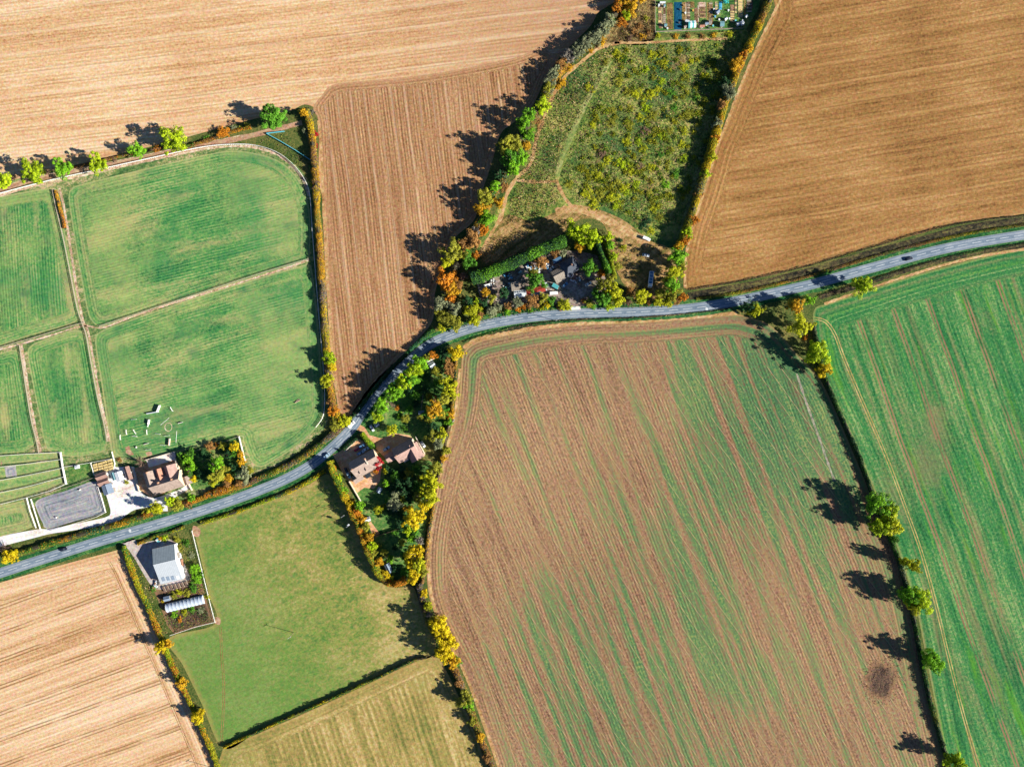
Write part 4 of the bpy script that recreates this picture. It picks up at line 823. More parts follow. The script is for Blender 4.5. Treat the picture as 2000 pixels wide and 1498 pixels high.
fence([(179, 904), (186, 928)], 'white rail fence between the shelter paddock and the stable block')
fence([(54, 972), (60, 996), (72, 1030)], 'white rail fence west of the riding arena', th=.12)
fence([(62, 974), (70, 1000), (81, 1034)], 'white rail fence close along the west edge of the riding arena', th=.12)
fence([(62, 974), (110, 958), (160, 942), (186, 932)], 'timber rail fence along the north edge of the riding arena', WOOD)
fence([(193, 950), (200, 972), (208, 1000), (190, 1009), (140, 1024), (100, 1036)], 'white rail fence around the south east of the riding arena')
fence([(220, 882), (226, 905), (224, 918)], 'white rail fence from the big pasture down to the straw bales')
fence([(104, 372), (112, 410), (126, 470), (140, 540), (152, 600), (162, 632), (170, 655), (178, 700), (192, 775), (205, 828), (211, 862)], 'long rail fence from the lane down between the pastures', WOOD, smooth=True)
fence([(40, 675), (46, 714), (54, 766), (63, 820), (72, 856), (78, 886)], 'rail fence between the two narrow western paddocks', WOOD, smooth=True)
fence([(-20, 685), (60, 662), (150, 634), (166, 630)], 'rail fence across the west pasture to the meeting of paths', WOOD)
fence([(196, 637), (260, 616), (400, 570), (520, 531), (603, 506)], 'rail fence between the two large mown pastures', WOOD)
fence([(-40, 390), (0, 379), (100, 353), (200, 331), (300, 309), (400, 288), (470, 283), (512, 288), (548, 302), (576, 325), (596, 352), (606, 382), (610, 440), (616, 520), (624, 620), (631, 700), (635, 770), (632, 812), (618, 834)], 'long white rail fence along the lane and down the east edge of the pastures', smooth=True, th=.08)
fence([(521, 262), (550, 278), (580, 296), (610, 316)], 'bright blue mesh fence crossing the rough grass triangle', BLUEP, th=.16)
fence([(521, 262), (556, 258)], 'short blue mesh fence beside the farm lane', BLUEP, th=.16)
fence([(376, 1036), (390, 1092), (402, 1140), (412, 1180), (421, 1214), (380, 1224), (333, 1240)], 'white rail fence around the barn and polytunnel plot', th=.06, h=1.1, rails=2)
fence([(468, 852), (474, 876), (480, 900)], 'pale boarded fence on the east side of the farmhouse copse', th=.3)
fence([(364, 888), (400, 874), (440, 862), (468, 852)], 'timber fence along the north side of the farmhouse copse', WOOD)
fence([(829, 752), (823, 800)], 'straight timber garden fence running down to the teal blue shed', WOOD, h=1.7)
fence([(733, 1047), (786, 1030)], 'tall dark fence panel across the long garden', simple_mat('dark boards', (.10, .07, .05, 1), .2, 2), h=2.0, rails=9, th=.06)
fence([(873, 838), (888, 820)], 'pale timber fence at the corner of the garden and the drilled field', WOOD, th=.4)
def wall(pts, label, mat=STONE, h=1.3, th=.35, name='garden_wall'):
    o = empty(name, P(*pts[0])); o0 = o.location.copy(); tag(o, label, 'wall'); mb = MB(); cp = MB()
    for i in range(len(pts) - 1):
        a, b = P(*pts[i]) - o0, P(*pts[i+1]) - o0; d = b - a; z = math.atan2(d.y, d.x)
        mb.box((a.x + b.x) / 2, (a.y + b.y) / 2, h / 2 + .002 * i, d.length + th * .9, th, h, z); cp.box((a.x + b.x) / 2, (a.y + b.y) / 2, h + .05 + .003 * i, d.length + th, th + .12, .1, z)
    mb.build('wall', mat, o); cp.build('coping', mat, o)
wall([(260, 916), (267, 938), (274, 960)], 'cream garden wall between the gravel yard and the farmhouse')
wall([(343, 894), (348, 912), (356, 938), (366, 948)], 'cream garden wall east of the farmhouse')
wall([(286, 898), (343, 882)], 'pale wall along the north side of the farmhouse terrace')
wall([(370, 945), (376, 957)], 'short pale wall at the corner of the farmhouse copse')
wall([(732, 880), (741, 898)], 'stone wall between the car park and the pink cottage drive')
wall([(683, 940), (705, 978)], 'pale garden wall running south from the tan cottage')
wall([(812, 852), (830, 886)], 'cream wall along the east side of the pink cottage')
wall([(675, 881), (699, 857)], 'low pale wall behind the dark roadside hedge', h=.9)

# ------------------------------------------------------------------ hedges
hedge([(598, 214), (606, 250), (612, 300), (616, 350), (619, 420), (625, 500), (630, 580), (635, 660), (641, 730), (650, 790), (664, 822)], 15, 4.6, 'r3 n2 x2 y2 G3 o2 O1 e1', 'tall mixed autumn hedge between the pastures and the brown stubble')
hedge([(670, 832), (640, 856), (610, 880), (575, 902), (540, 920), (500, 936), (470, 948), (430, 958), (400, 968)], 14, 3.0, 'n3 x2 O2 G2 o3 g2 e1', 'brown and orange roadside hedge below the large pasture')
hedge([(392, 1022), (450, 1004), (500, 985), (560, 962), (606, 938), (634, 920)], 9, 2.0, 'e3 l2 g3 y1 t1', 'clipped yellow green hedge between the road and the tan meadow')
hedge([(26, 1084), (87, 1064), (150, 1046), (225, 1025), (262, 1014), (296, 1002)], 14, 3.0, 'g4 O1 G2 o3 t2 e1', 'low green and orange hedge between the gravel drive and the road')
hedge([(338, 988), (370, 980), (410, 968), (450, 958), (490, 944)], 11, 1.9, 'O3 r2 G2 g2 e1', 'orange tinted verge hedge below the farmhouse')
hedge([(240, 1066), (250, 1096), (268, 1142), (290, 1190), (312, 1242), (336, 1300), (364, 1358), (388, 1410), (412, 1464), (430, 1510)], 12, 3.2, 'e3 l2 g2 G2 O1', 'straight yellow green hedge between the wheat stubble and the barn plot', lo=.75)
hedge([(268, 1062), (284, 1056), (304, 1046), (330, 1040), (360, 1028)], 8, 1.7, 'g3 e1 G1 t1', 'low green hedge between the road and the barn')
hedge([(436, 1460), (500, 1430), (600, 1385), (700, 1340), (770, 1307), (806, 1290), (832, 1284)], 6, 3.0, 'd3 g2 y2 e2 n1', 'narrow straight hedge between the two tan meadows')
hedge([(818, 1140), (826, 1180), (836, 1212), (852, 1242)], 14, 4.5, 'x3 o2 n2 g1 y1', 'grey and olive hedge at the north end of the drilled field boundary')
hedge([(886, 1306), (902, 1340), (920, 1392), (938, 1440), (958, 1490), (972, 1530)], 15, 4.5, 'r2 G2 o2 n2 g2 x1 O1', 'ragged autumn hedge at the south end of the drilled field boundary')
hedge([(890, 700), (888, 740), (884, 790), (876, 830), (866, 880), (856, 930), (846, 990), (836, 1050), (830, 1110), (824, 1140)], 7, 2.6, 'n3 G2 r2 x2 o2 d2', 'thin brown hedge between the gardens and the drilled field')
hedge([(644, 900), (652, 926), (664, 952), (680, 985), (694, 1016), (708, 1050), (720, 1082), (734, 1112), (752, 1136), (776, 1140), (794, 1132)], 15, 7.5, 'e3 l2 G3 O2 o2 g2 y1', 'tall green and gold garden hedge along the tan meadow', lo=.65)
hedge([(1590, 636), (1604, 706), (1622, 762), (1650, 826), (1676, 884), (1694, 934), (1712, 986), (1738, 1046), (1758, 1100), (1772, 1150), (1788, 1220), (1800, 1290), (1818, 1370), (1838, 1440), (1856, 1500), (1870, 1560)], 9, 3.9, 'd6 g3 o1 w1', 'long dark thorn hedge between the drilled field and the green crop')
hedge([(1512, -20), (1486, 40), (1462, 90), (1444, 130), (1426, 176), (1412, 216), (1400, 256), (1386, 304), (1372, 352), (1356, 404), (1342, 444), (1326, 486)], 17, 6.4, 'G2 y2 o3 g2 e2 r2 w2 O1', 'thick golden and green hedge between the scrub meadow and the golden stubble', lo=.7)
hedge([(1228, -10), (1188, 44), (1152, 80), (1118, 112), (1088, 146), (1068, 182), (1048, 220), (1024, 256), (1004, 300), (986, 340), (958, 384), (942, 424), (922, 464), (898, 500), (882, 540), (870, 574)], 22, 6.5, 'w3 x2 o2 G2 r2 g2 d1', 'tangled thicket under the tree belt beside the brown stubble', lo=.5)
hedge([(920, 544), (950, 534), (985, 520), (1020, 504), (1060, 486), (1104, 470)], 24, 11.5, 'g4 b2 d3', 'tall straight conifer hedge sheltering the cluttered yard', spiky=True, dens=64, lo=.85, size=.34)
hedge([(1164, 470), (1172, 492), (1182, 516), (1190, 534)], 12, 12.0, 'g4 d2 b2', 'dark conifer hedge on the east side of the yard', spiky=True, dens=60, lo=.85, size=.34)
hedge([(1178, 460), (1188, 490), (1196, 520), (1202, 546)], 9, 4.0, 'l3 b2 e2 o1', 'lime green shrub row outside the conifer hedge')
hedge([(800, 684), (815, 670), (832, 656), (848, 642)], 10, 3.0, 't4 g2 d1', 'blue green clipped hedge on the inside of the road bend')
hedge([(796, 690), (768, 716), (744, 744), (722, 770), (700, 800), (684, 816)], 9, 2.6, 'd3 g2 t2 n1', 'shaded roadside hedge along the brown stubble')
hedge([(706, 846), (720, 864), (730, 878)], 12, 4.2, 'b3 g3 l1', 'bright green hedge beside the cottage car park')
hedge([(670, 878), (686, 864), (698, 855)], 9, 1.8, 'd4 k2 g1', 'dark clipped box hedge facing the road by the cottages')
hedge([(108, 372), (114, 396), (120, 420), (126, 446)], 7, 2.2, 'G3 O2 n2', 'orange bramble row on the path below the lane')
hedge([(350, 884), (364, 912), (374, 934)], 12, 4.0, 'b3 g3 e1', 'leafy green hedge on the west edge of the farmhouse copse')
hedge([(358, 288), (400, 276), (430, 266), (456, 256), (490, 248)], 8, 1.8, 'r3 G2 o2 O1 g1', 'low russet hedge beside the lane near its top end')
hedge([(130, 330), (200, 314), (250, 302), (290, 294), (322, 288)], 6, 1.4, 'r3 n2 O1 o1 x1', 'low brown hedge under the lime trees along the lane')
hedge([(602, 330), (616, 322), (612, 290), (600, 262)], 9, 2.2, 'o2 w2 g1 n1', 'grey green thicket at the corner of the blue fence')
hedge([(1345, 566), (1440, 550), (1560, 524), (1660, 496), (1760, 466), (1830, 446), (1880, 436), (1940, 428), (2010, 420), (2090, 408)], 3.4, 1.3, 'k4 n3 d2 o1', 'dark weedy bank along the bottom of the golden stubble', size=.22, kind='stuff', name='weedy_bank')
hedge([(1360, 584), (1440, 572), (1560, 545), (1660, 516), (1740, 492), (1820, 472), (1900, 455), (1960, 445), (2080, 428)], 7, .9, 'o3 r2 e2 G1 g2 n2', 'rough tangled verge north of the road', size=.24, kind='stuff', name='weedy_bank')
hedge([(905, 668), (940, 655), (1000, 640), (1080, 628), (1160, 623), (1250, 620), (1350, 612), (1430, 602)], 4, .9, 'd3 k2 g2 n1 T1', 'dark weedy ditch edge south of the road', size=.22, kind='stuff', name='weedy_bank')
hedge([(1600, 578), (1680, 554), (1760, 528), (1830, 508), (1900, 492), (1960, 482), (2080, 462)], 5, 1.0, 'k3 d3 n2 g1', 'dark weedy ditch edge along the young crop', size=.22, kind='stuff', name='weedy_bank')  # dark leaf colours stand in for the shading of the ditch slope

# ------------------------------------------------------------------ trees and bushes, row by row
trees('4,352,15,l,8;60,337,21,l,10;121,326,18,b,10;190,318,18,l,10.5;267,294,14,b,9;336,274,23,l,13;530,227,24,g,13;437,258,11,O,4.5;305,291,8,O,2.6;478,246,10,o,3.4;455,250,7,w,2.6;592,220,10,G,8,tall;607,218,8,x,3.4;594,256,8,w,3.2;586,216,6,o,3;25,346,6,n,1.8;92,338,6,n,1.8;156,328,6,n,2;222,310,7,n,2.2;404,270,7,g,2', 'in the row along the farm lane', 'x', 'west', 'trees and bushes along the farm lane')
trees('641,700,13,l,8;637,744,14,e,8;648,716,9,y,6;610,360,5,e,3;650,802,11,O,5;646,784,9,r,4;655,815,9,o,4;614,262,8,c,3.4;612,284,8,c,3.2;672,822,12,e,5;655,832,11,o,4.5', 'in the hedge east of the pastures', 'y', 'north', 'trees in the hedge east of the pastures')
trees('1232,4,20,G,9;1208,14,11,O,7;1224,30,9,l,6;1214,43,9,O,6;1190,40,12,w,8;1176,56,13,w,9;1160,72,14,w,9;1142,88,14,w,9;1126,102,14,w,9;1112,108,13,x,9;1176,82,8,G,5;1153,98,6,G,4;1112,131,8,G,5;1098,128,11,r,8;1098,160,7,G,6;1090,168,7,G,4;1084,140,11,w,9;1076,156,11,w,8;1070,172,10,o,7;1066,186,8,e,5;1058,207,14,l,11;1031,224,14,b,13;1020,243,13,b,13;1032,262,11,b,10;1050,238,8,r,4;986,284,15,o,14;1006,278,14,o,12;996,310,17,g,15;1018,308,12,b,12;1002,328,13,b,13;1028,284,9,G,6;975,342,10,d,9;946,384,16,o,12;966,365,11,b,10;940,405,12,G,10;974,394,10,G,9;984,366,9,r,5;950,427,14,b,10;921,468,17,r,11;944,450,10,O,8;930,452,9,x,8;888,492,21,o,14;874,510,12,e,10;916,507,15,g,11;904,476,10,r,9;930,498,8,O,6', 'in the tree belt beside the brown stubble', 'y', 'north', 'trees of the belt beside the brown stubble')
trees('870,548,18,O,12;884,566,14,G,10;878,582,10,O,7;894,556,9,r,6;905,540,8,n,6;862,594,14,w,9;886,604,14,w,9;870,622,15,o,9;890,634,14,o,8;856,612,9,o,7;862,640,9,e,5;919,606,13,e,9;925,625,11,e,7;930,588,6,l,5;939,604,6,e,4;948,570,9,G,6;960,583,9,o,5;944,590,9,d,5;985,572,14,d,8,tall;912,590,11,d,7;993,597,8,r,4;972,600,8,w,4;960,608,11,w,5;938,616,7,r,4;1010,590,10,w,5;1014,603,9,O,3;990,610,8,b,3;1040,590,13,r,6;1024,598,9,O,3.4;1060,582,10,o,6;1058,600,8,e,3;1070,594,8,y,4;1076,586,9,g,5;1100,594,11,e,5;1108,600,9,e,4;1092,600,7,r,3;1036,606,6,b,3', 'in the roadside thicket below the cluttered yard', 'x', 'west', 'trees of the roadside thicket')
trees('1045,548,17,g,10;1042,534,10,o,7;1058,512,12,r,7;1083,493,9,r,6;1100,494,8,w,6;1130,455,21,l,16;1156,468,15,l,15;1116,452,9,b,10;1133,479,11,G,8;1150,524,14,g,9;1160,525,7,y,6,tall;1174,534,8,O,5;1176,556,14,o,14;1196,566,16,e,15;1180,582,15,g,13;1206,584,12,e,11;1164,572,10,g,9;1190,545,9,o,10;1150,590,9,o,4;1140,588,7,O,3;1160,598,8,b,3;1190,598,9,l,4;1210,470,7,d,3;1218,484,8,e,3.4;1190,462,9,l,6;1192,480,9,b,5;1200,500,8,l,5;1206,520,8,o,4', 'around the cluttered yard', 'x', 'west', 'trees around the cluttered yard')
trees('1232,570,9,r,6;1253,580,15,e,9;1268,592,6,r,3;1286,590,9,e,4;1303,592,9,e,4;1290,572,10,o,6;1313,572,13,o,9;1334,580,9,O,6;1322,588,8,r,4;1322,500,15,b,11;1316,535,16,e,12;1312,555,15,b,11;1300,548,8,o,7;1333,520,9,o,8;1355,428,10,O,7;1343,455,11,l,8;1340,470,9,O,7;1328,480,9,G,7;1210,580,8,o,4;1226,590,8,n,3', 'at the road end of the golden hedge', 'x', 'west', 'trees at the road end of the golden hedge')
trees('1480,55,9,y,8;1440,124,13,G,9;1462,95,8,G,7;1452,108,8,O,7;1425,180,14,w,9;1410,205,9,r,7;1418,160,10,d,8;1402,240,9,w,8;1398,270,9,O,6;1390,308,9,e,7;1380,340,9,l,7;1366,380,9,r,6', 'in the hedge beside the golden stubble', 'y', 'north', 'trees in the hedge beside the golden stubble')
trees('1462,600,13,d,11;1479,606,13,e,12;1556,598,14,G,11;1548,592,8,o,8;1584,586,10,b,7;1685,556,18,l,13;1568,637,20,e,14;1574,660,6,O,3;1600,687,21,l,15;1609,722,14,y,11', 'where the thorn hedge meets the road', 'y', 'north', 'trees where the hedge meets the road')
trees('1714,988,22,b,18;1734,1000,18,l,17;1738,1026,21,e,17;1718,1030,17,l,16;1748,1052,9,g,6;1770,1098,11,e,13,tall;1788,1106,12,e,14;1778,1164,18,b,16;1802,1172,20,l,18;1790,1184,13,e,14;1822,1288,17,b,15;1830,1302,12,b,12;1866,1488,17,l,14', 'along the dark thorn hedge', 'y', 'north', 'trees along the dark thorn hedge')
trees('312,1264,12,y,8;326,1258,9,G,7;355,1334,10,G,6.5;383,1404,12,y,7.5;392,1392,8,y,6', 'in the hedge beside the wheat stubble', 'y', 'north', 'trees in the hedge beside the wheat stubble')
trees('20,1087,14,y,6.5;4,1072,11,x,6,bare', 'beside the gravel drive at the west edge', 'x', 'west', 'trees at the west end of the drive')
trees('858,1226,18,y,13;872,1252,19,y,13;866,1276,16,y,12;882,1290,13,G,10;893,1291,9,g,7;908,1366,16,o,9;916,1378,10,b,8;828,1158,8,y,5;836,1184,9,e,6;846,1210,8,o,5;838,1200,6,x,5;896,1334,9,r,5;924,1408,9,o,6;938,1440,9,G,6;952,1478,9,r,5', 'in the hedge between meadow and drilled field', 'y', 'north', 'trees in the hedge between meadow and drilled field')
trees('766,770,15,b,13;776,758,15,b,14;788,748,16,l,14;800,736,16,b,14;810,722,15,l,14;820,710,15,b,13;745,798,14,b,10;736,812,12,l,9;745,784,10,b,9', 'in the lime green screen beside the road bend', 'y', 'north', 'trees of the screen beside the road bend')
trees('758,788,13,p,7,bare;893,688,14,y,9;846,695,9,O,6;836,698,8,o,6;876,712,11,r,6;878,728,9,r,5;868,745,11,e,12;876,764,15,e,13;868,778,12,o,12;852,785,9,r,10;850,800,17,G,14;860,808,11,o,12;775,796,6,O,3;792,818,8,o,4;822,814,7,o,4;764,840,11,e,7;880,812,8,G,4;876,824,8,b,4;846,834,11,d,7;848,850,13,o,9;862,848,12,e,9;856,866,12,w,8;872,880,9,o,6;866,896,7,G,5;860,905,6,g,3;866,690,12,d,6', 'in the garden north of the cottages', 'y', 'north', 'garden trees north of the cottages')
trees('736,902,9,c,7;738,912,7,c,5;734,920,6,O,4;754,921,6,e,4;753,944,7,b,5;848,918,13,o,12;838,930,14,e,13;844,948,14,e,14;832,960,14,e,13;840,976,13,e,12;830,990,12,y,12;816,970,10,o,9;806,1016,19,y,12;798,994,9,G,7;770,984,14,w,8;774,966,9,w,7;738,997,9,e,5;796,1036,8,l,5;800,1052,7,b,4;810,1041,7,t,4;820,1056,8,x,5;810,1082,17,y,15;816,1100,14,e,14;800,1098,11,y,12;806,1128,13,y,9;826,1118,9,o,5;750,1079,7,o,5;762,1092,7,b,5;770,1000,8,d,5;790,960,9,d,8;780,945,9,d,8;800,940,10,d,9;760,1000,7,d,4;784,1010,8,d,5'.replace(',t,', ',g,'), 'in the garden south of the cottages', 'y', 'north', 'garden trees south of the cottages')
trees('760,918,9,d,4;772,930,10,g,5;786,918,9,d,4;800,926,10,o,5;812,916,9,g,5;764,950,9,d,4;786,974,9,o,5;800,972,10,d,6;815,950,9,g,6;822,936,9,o,7;758,980,8,g,3;748,990,7,o,3;780,1024,8,d,4;770,1042,8,g,3;785,1060,8,o,4;770,1070,7,d,3;790,1086,9,g,5;740,1066,8,o,3;775,1112,8,d,4;790,1118,8,g,4', 'in the shaded middle of the south garden', 'y', 'north', 'shrubs in the shaded south garden')
trees('800,760,9,d,5;812,772,9,g,5;828,762,9,d,5;838,776,9,o,5;820,740,9,g,5;836,734,8,d,4;850,726,8,o,4;856,748,9,g,6;800,800,8,g,4;812,790,8,d,4;834,808,9,g,5;838,820,8,o,4;790,836,7,g,3;868,806,8,g,5;780,812,7,b,3', 'in the middle of the north garden', 'y', 'north', 'shrubs in the north garden')
trees('650,912,7,O,4;658,936,9,l,6;668,960,9,b,6;684,984,9,y,6;702,988,10,b,8;696,1000,10,O,7;704,1014,9,G,7;714,1028,9,o,7;722,1048,9,G,7;726,1066,10,l,7;730,1080,8,o,6;738,1098,9,G,6;752,1124,9,y,5;762,1132,8,e,4', 'in the tall hedge along the tan meadow', 'y', 'north', 'trees in the hedge along the tan meadow')
trees('420,908,15,b,10;424,926,15,o,9;416,940,10,e,7;432,918,11,o,8;366,898,9,b,6;372,912,9,b,6;372,884,9,g,5;376,935,7,y,4;410,873,9,r,4;423,868,5,O,3;458,872,10,y,6;454,886,8,g,5;469,888,7,G,5;472,902,8,G,5;434,872,8,o,4;476,926,14,w,8;446,934,8,G,5;444,944,8,r,4;468,944,7,r,4;486,918,9,o,5;445,888,8,d,5;400,888,10,d,5;392,924,9,d,4;456,912,9,d,5', 'in the farmhouse copse', 'x', 'west', 'trees of the farmhouse copse')
trees('303,994,12,e,9;332,978,10,l,9;345,985,11,o,7;373,972,8,b,5;366,988,9,r,3;284,1002,8,o,3;272,905,12,n,8,bare;247,941,6,o,2.4;232,898,6,r,2.4', 'around the farmhouse yard', 'x', 'west', 'trees around the farmhouse yard')
trees('320,1052,8,l,3;312,1050,7,G,2.8;345,1052,9,o,3;350,1070,9,o,3;362,1060,9,g,2.6;372,1086,8,w,2.4;380,1112,11,b,4;384,1130,10,b,4;376,1144,9,g,3;392,1124,8,g,3;340,1162,9,o,3;350,1156,8,e,3;364,1158,9,o,3;380,1152,9,g,3;318,1174,5,y,2;340,1200,9,b,2.6;360,1196,8,e,2.4;372,1190,9,g,2.6;390,1192,8,w,2;352,1210,7,O,2;404,1166,6,e,2.4;300,1150,7,g,2.4', 'in the plot around the barn', 'y', 'north', 'bushes in the plot around the barn')
trees('1275,108,11,e,1.9;1294,102,10,o,1.9;1260,135,10,l,1.9;1299,122,10,e,1.9;1277,150,9,o,1.6;1292,160,10,l,1.9;1225,180,10,o,1.9;1245,183,12,e,2.0;1270,185,14,e,2.1;1288,175,9,e,1.6;1335,132,11,e,1.9;1350,118,8,e,1.5;1340,152,9,o,1.6;1375,150,10,e,1.9;1405,147,9,o,1.6;1262,212,12,l,1.9;1276,224,14,o,2.0;1230,210,9,o,1.6;1228,242,10,o,1.7;1251,230,10,e,1.7;1260,257,11,n,1.7;1280,252,8,o,1.5;1292,265,9,l,1.6;1337,255,10,e,1.7;1310,255,9,o,1.6;1345,225,14,o,2.0;1225,277,11,e,1.9;1247,275,10,l,1.7;1255,292,11,e,1.9;1310,292,8,o,1.4;1332,282,9,e,1.6;1216,322,14,l,2.1;1232,334,12,e,2.0;1272,327,10,e,1.7;1250,325,9,n,1.5;1335,307,10,l,1.9;1206,358,11,o,1.9;1220,368,12,e,2.0;1242,360,10,l,1.9;1205,106,11,e,1.9;1185,122,9,o,1.5;1192,238,12,o,1.9;1157,245,9,e,1.6;1175,297,12,n,1.9;1185,314,11,e,1.7;1167,340,14,e,2.0;1110,360,10,o,1.6;1152,172,11,e,1.9;1208,160,11,o,1.9;1197,217,9,o,1.6;1147,377,14,e,2.0;1170,382,15,o,2.1;1160,400,12,e,1.9;1197,388,15,e,2.1;1205,402,11,l,1.9;1225,374,10,l,1.7;1277,407,11,e,1.9;1290,425,10,o,1.7;1272,450,9,e,1.6;1258,440,12,d,2.0;1266,428,11,d,1.9;1318,210,10,g,1.9;1300,225,10,d,1.9;1310,180,10,g,1.9;1360,190,10,g,1.9;1364,240,9,o,1.6;1290,300,10,g,1.9;1322,340,10,g,1.9;1300,360,11,b,1.9;1270,380,11,o,1.9', 'in the scrub meadow', 'y', 'north', 'bushes in the scrub meadow')
trees('1250,50,8,r,3;1262,36,7,o,2.4;1240,62,9,r,3;1255,70,8,G,2.6;1268,62,7,r,2.6;1230,74,8,n,3;1286,68,6,e,2.4;1320,70,7,G,2.4;1344,70,7,r,2.6;1372,70,7,T,2.4;1395,68,7,G,2.6;1425,66,8,e,3'.replace(',T,', ',r,'), 'on the rough ground around the allotments', 'x', 'west', 'bushes around the allotments')
trees('1204,330,0.1,l,1'.replace('1204,330,0.1,l,1', ''), '', 'x', 'west', '')
ground_cover('undergrowth', [(1206, 90), (1280, 84), (1360, 82), (1440, 64), (1430, 120), (1406, 210), (1384, 290), (1360, 370), (1336, 440), (1290, 440), (1240, 430), (1180, 404), (1126, 396), (1096, 340), (1120, 280), (1150, 210), (1190, 140)], 1.8, 'd3 g3 o2 n4 r1 T1', .7, .34, 'matted brown and green growth covering the scrub meadow')
ground_cover('tussocks', [(1206, 96), (1280, 90), (1400, 86), (1420, 110), (1400, 210), (1378, 290), (1350, 370), (1310, 430), (1250, 430), (1190, 400), (1126, 390), (1106, 340), (1126, 290), (1160, 210), (1196, 150)], 4.5, 'e4 o3 l3 g2', .9, .30, 'yellow green tussocks dotted over the scrub meadow', clump=.03)
ground_cover('undergrowth', [(1200, 84), (1185, 140), (1150, 200), (1110, 270), (1085, 345), (1095, 390), (1060, 420), (990, 440), (1000, 380), (1030, 320), (1050, 250), (1080, 190), (1130, 130)], 2.6, 'n4 d2 o2 r2 k1 T1', .9, .34, 'brown tangled growth beside the sandy footpath')
ground_cover('undergrowth', [(1240, 10), (1276, 10), (1276, 78), (1200, 82), (1220, 50)], 1.2, 'n3 r2 T2 o2', .6, .32, 'dry brown growth west of the allotments')
ground_cover('undergrowth', [(490, 285), (525, 268), (556, 262), (608, 320), (606, 360), (585, 330), (545, 300)], 1.3, 'o3 g2 n2 w1', .5, .3, 'coarse weeds in the triangle beside the blue fence')
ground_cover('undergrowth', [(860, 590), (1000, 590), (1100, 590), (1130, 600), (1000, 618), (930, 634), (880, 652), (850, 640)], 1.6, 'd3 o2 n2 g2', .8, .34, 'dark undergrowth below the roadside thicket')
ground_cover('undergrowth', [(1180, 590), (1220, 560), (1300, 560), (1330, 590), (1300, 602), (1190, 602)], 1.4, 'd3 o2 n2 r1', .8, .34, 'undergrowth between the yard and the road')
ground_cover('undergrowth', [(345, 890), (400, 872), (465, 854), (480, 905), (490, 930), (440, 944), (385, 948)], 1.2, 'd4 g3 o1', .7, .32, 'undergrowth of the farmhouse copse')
ground_cover('undergrowth', [(350, 1060), (374, 1050), (392, 1110), (404, 1150), (372, 1150), (358, 1100)], 1.6, 'g2 o2 r1 T1 w1', .6, .3, 'weeds on the slope beside the barn')
ground_cover('undergrowth', [(320, 1200), (400, 1180), (416, 1212), (340, 1234)], 1.6, 'w2 g3 o1 n1', .5, .28, 'rows of rank growth below the polytunnel')
ground_cover('undergrowth', [(250, 1090), (262, 1086), (300, 1160), (332, 1238), (318, 1236), (290, 1176)], 1.5, 'e2 g2 T2 r1 o2', .5, .28, 'rough growth between the barn plot and the straight hedge')
ground_cover('undergrowth', [(318, 1178), (330, 1200), (400, 1188), (412, 1210), (338, 1236), (318, 1210)], 2.0, 'g3 b1 o2 w2 r1', .6, .28, 'vegetable rows gone wild below the polytunnel')
ground_cover('undergrowth', [(310, 1160), (400, 1140), (404, 1164), (330, 1176)], 1.4, 'd2 g2 o2 y1', .6, .3, 'weedy growth above the polytunnel')
ground_cover('soil_clods', [(1680, 1310), (1700, 1288), (1735, 1284), (1760, 1300), (1764, 1336), (1750, 1366), (1722, 1380), (1696, 1370), (1680, 1340)], .8, 'n3 k1 r1', .3, .28, 'clods of dark soil scattered round the turned patch')
ground_cover('undergrowth', [(1215, 480), (1300, 495), (1310, 560), (1250, 570), (1215, 540)], .9, 'n3 o2 d2 T1', .4, .3, 'scattered weeds around the parked lorry')
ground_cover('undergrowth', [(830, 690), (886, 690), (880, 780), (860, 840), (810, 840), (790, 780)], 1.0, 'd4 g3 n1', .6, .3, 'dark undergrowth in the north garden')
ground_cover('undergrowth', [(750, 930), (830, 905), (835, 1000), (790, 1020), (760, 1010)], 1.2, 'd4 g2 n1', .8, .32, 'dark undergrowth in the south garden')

# ------------------------------------------------------------------ vehicles
def paint(name, rgb): return simple_mat(name, rgb, .05, 1, rough=.3, spec=.5)
PW = paint('white paint', (.80, .82, .84, 1)); PK = paint('dark paint', (.015, .02, .04, 1)); PR = paint('red paint', (.55, .03, .05, 1)); PB = paint('pale blue paint', (.30, .45, .60, 1)); PS = paint('silver paint', (.55, .60, .66, 1))
PM = paint('mid blue paint', (.10, .25, .45, 1)); TYRE = simple_mat('tyre', (.02, .02, .02, 1), .2, 4); LAMP = simple_mat('lamp glass', (.75, .75, .70, 1), .05, 1, rough=.1, spec=.6); LAMPR = simple_mat('rear lamp', (.45, .02, .02, 1), .05, 1, rough=.2)
CARBITS = None
def loft(sections):
    """sections: (x, half width, z0, z1) lofted into a closed shell with chamfered top edges"""
    mb = MB(); n = 8
    for x, hw, z0, z1 in sections:
        c = min(.14, (z1 - z0) * .3); mb.v += [(x, -hw * .92, z0), (x, -hw, z0 + c), (x, -hw, z1 - c), (x, -hw + c, z1), (x, hw - c, z1), (x, hw, z1 - c), (x, hw, z0 + c), (x, hw * .92, z0)]
    m = len(sections)
    mb.f = [(n*j+i, n*j+(i+1) % n, n*j+n+(i+1) % n, n*j+n+i) for j in range(m - 1) for i in range(n)] + [tuple(range(n - 1, -1, -1)), tuple(n*(m-1)+i for i in range(n))]
    return mb
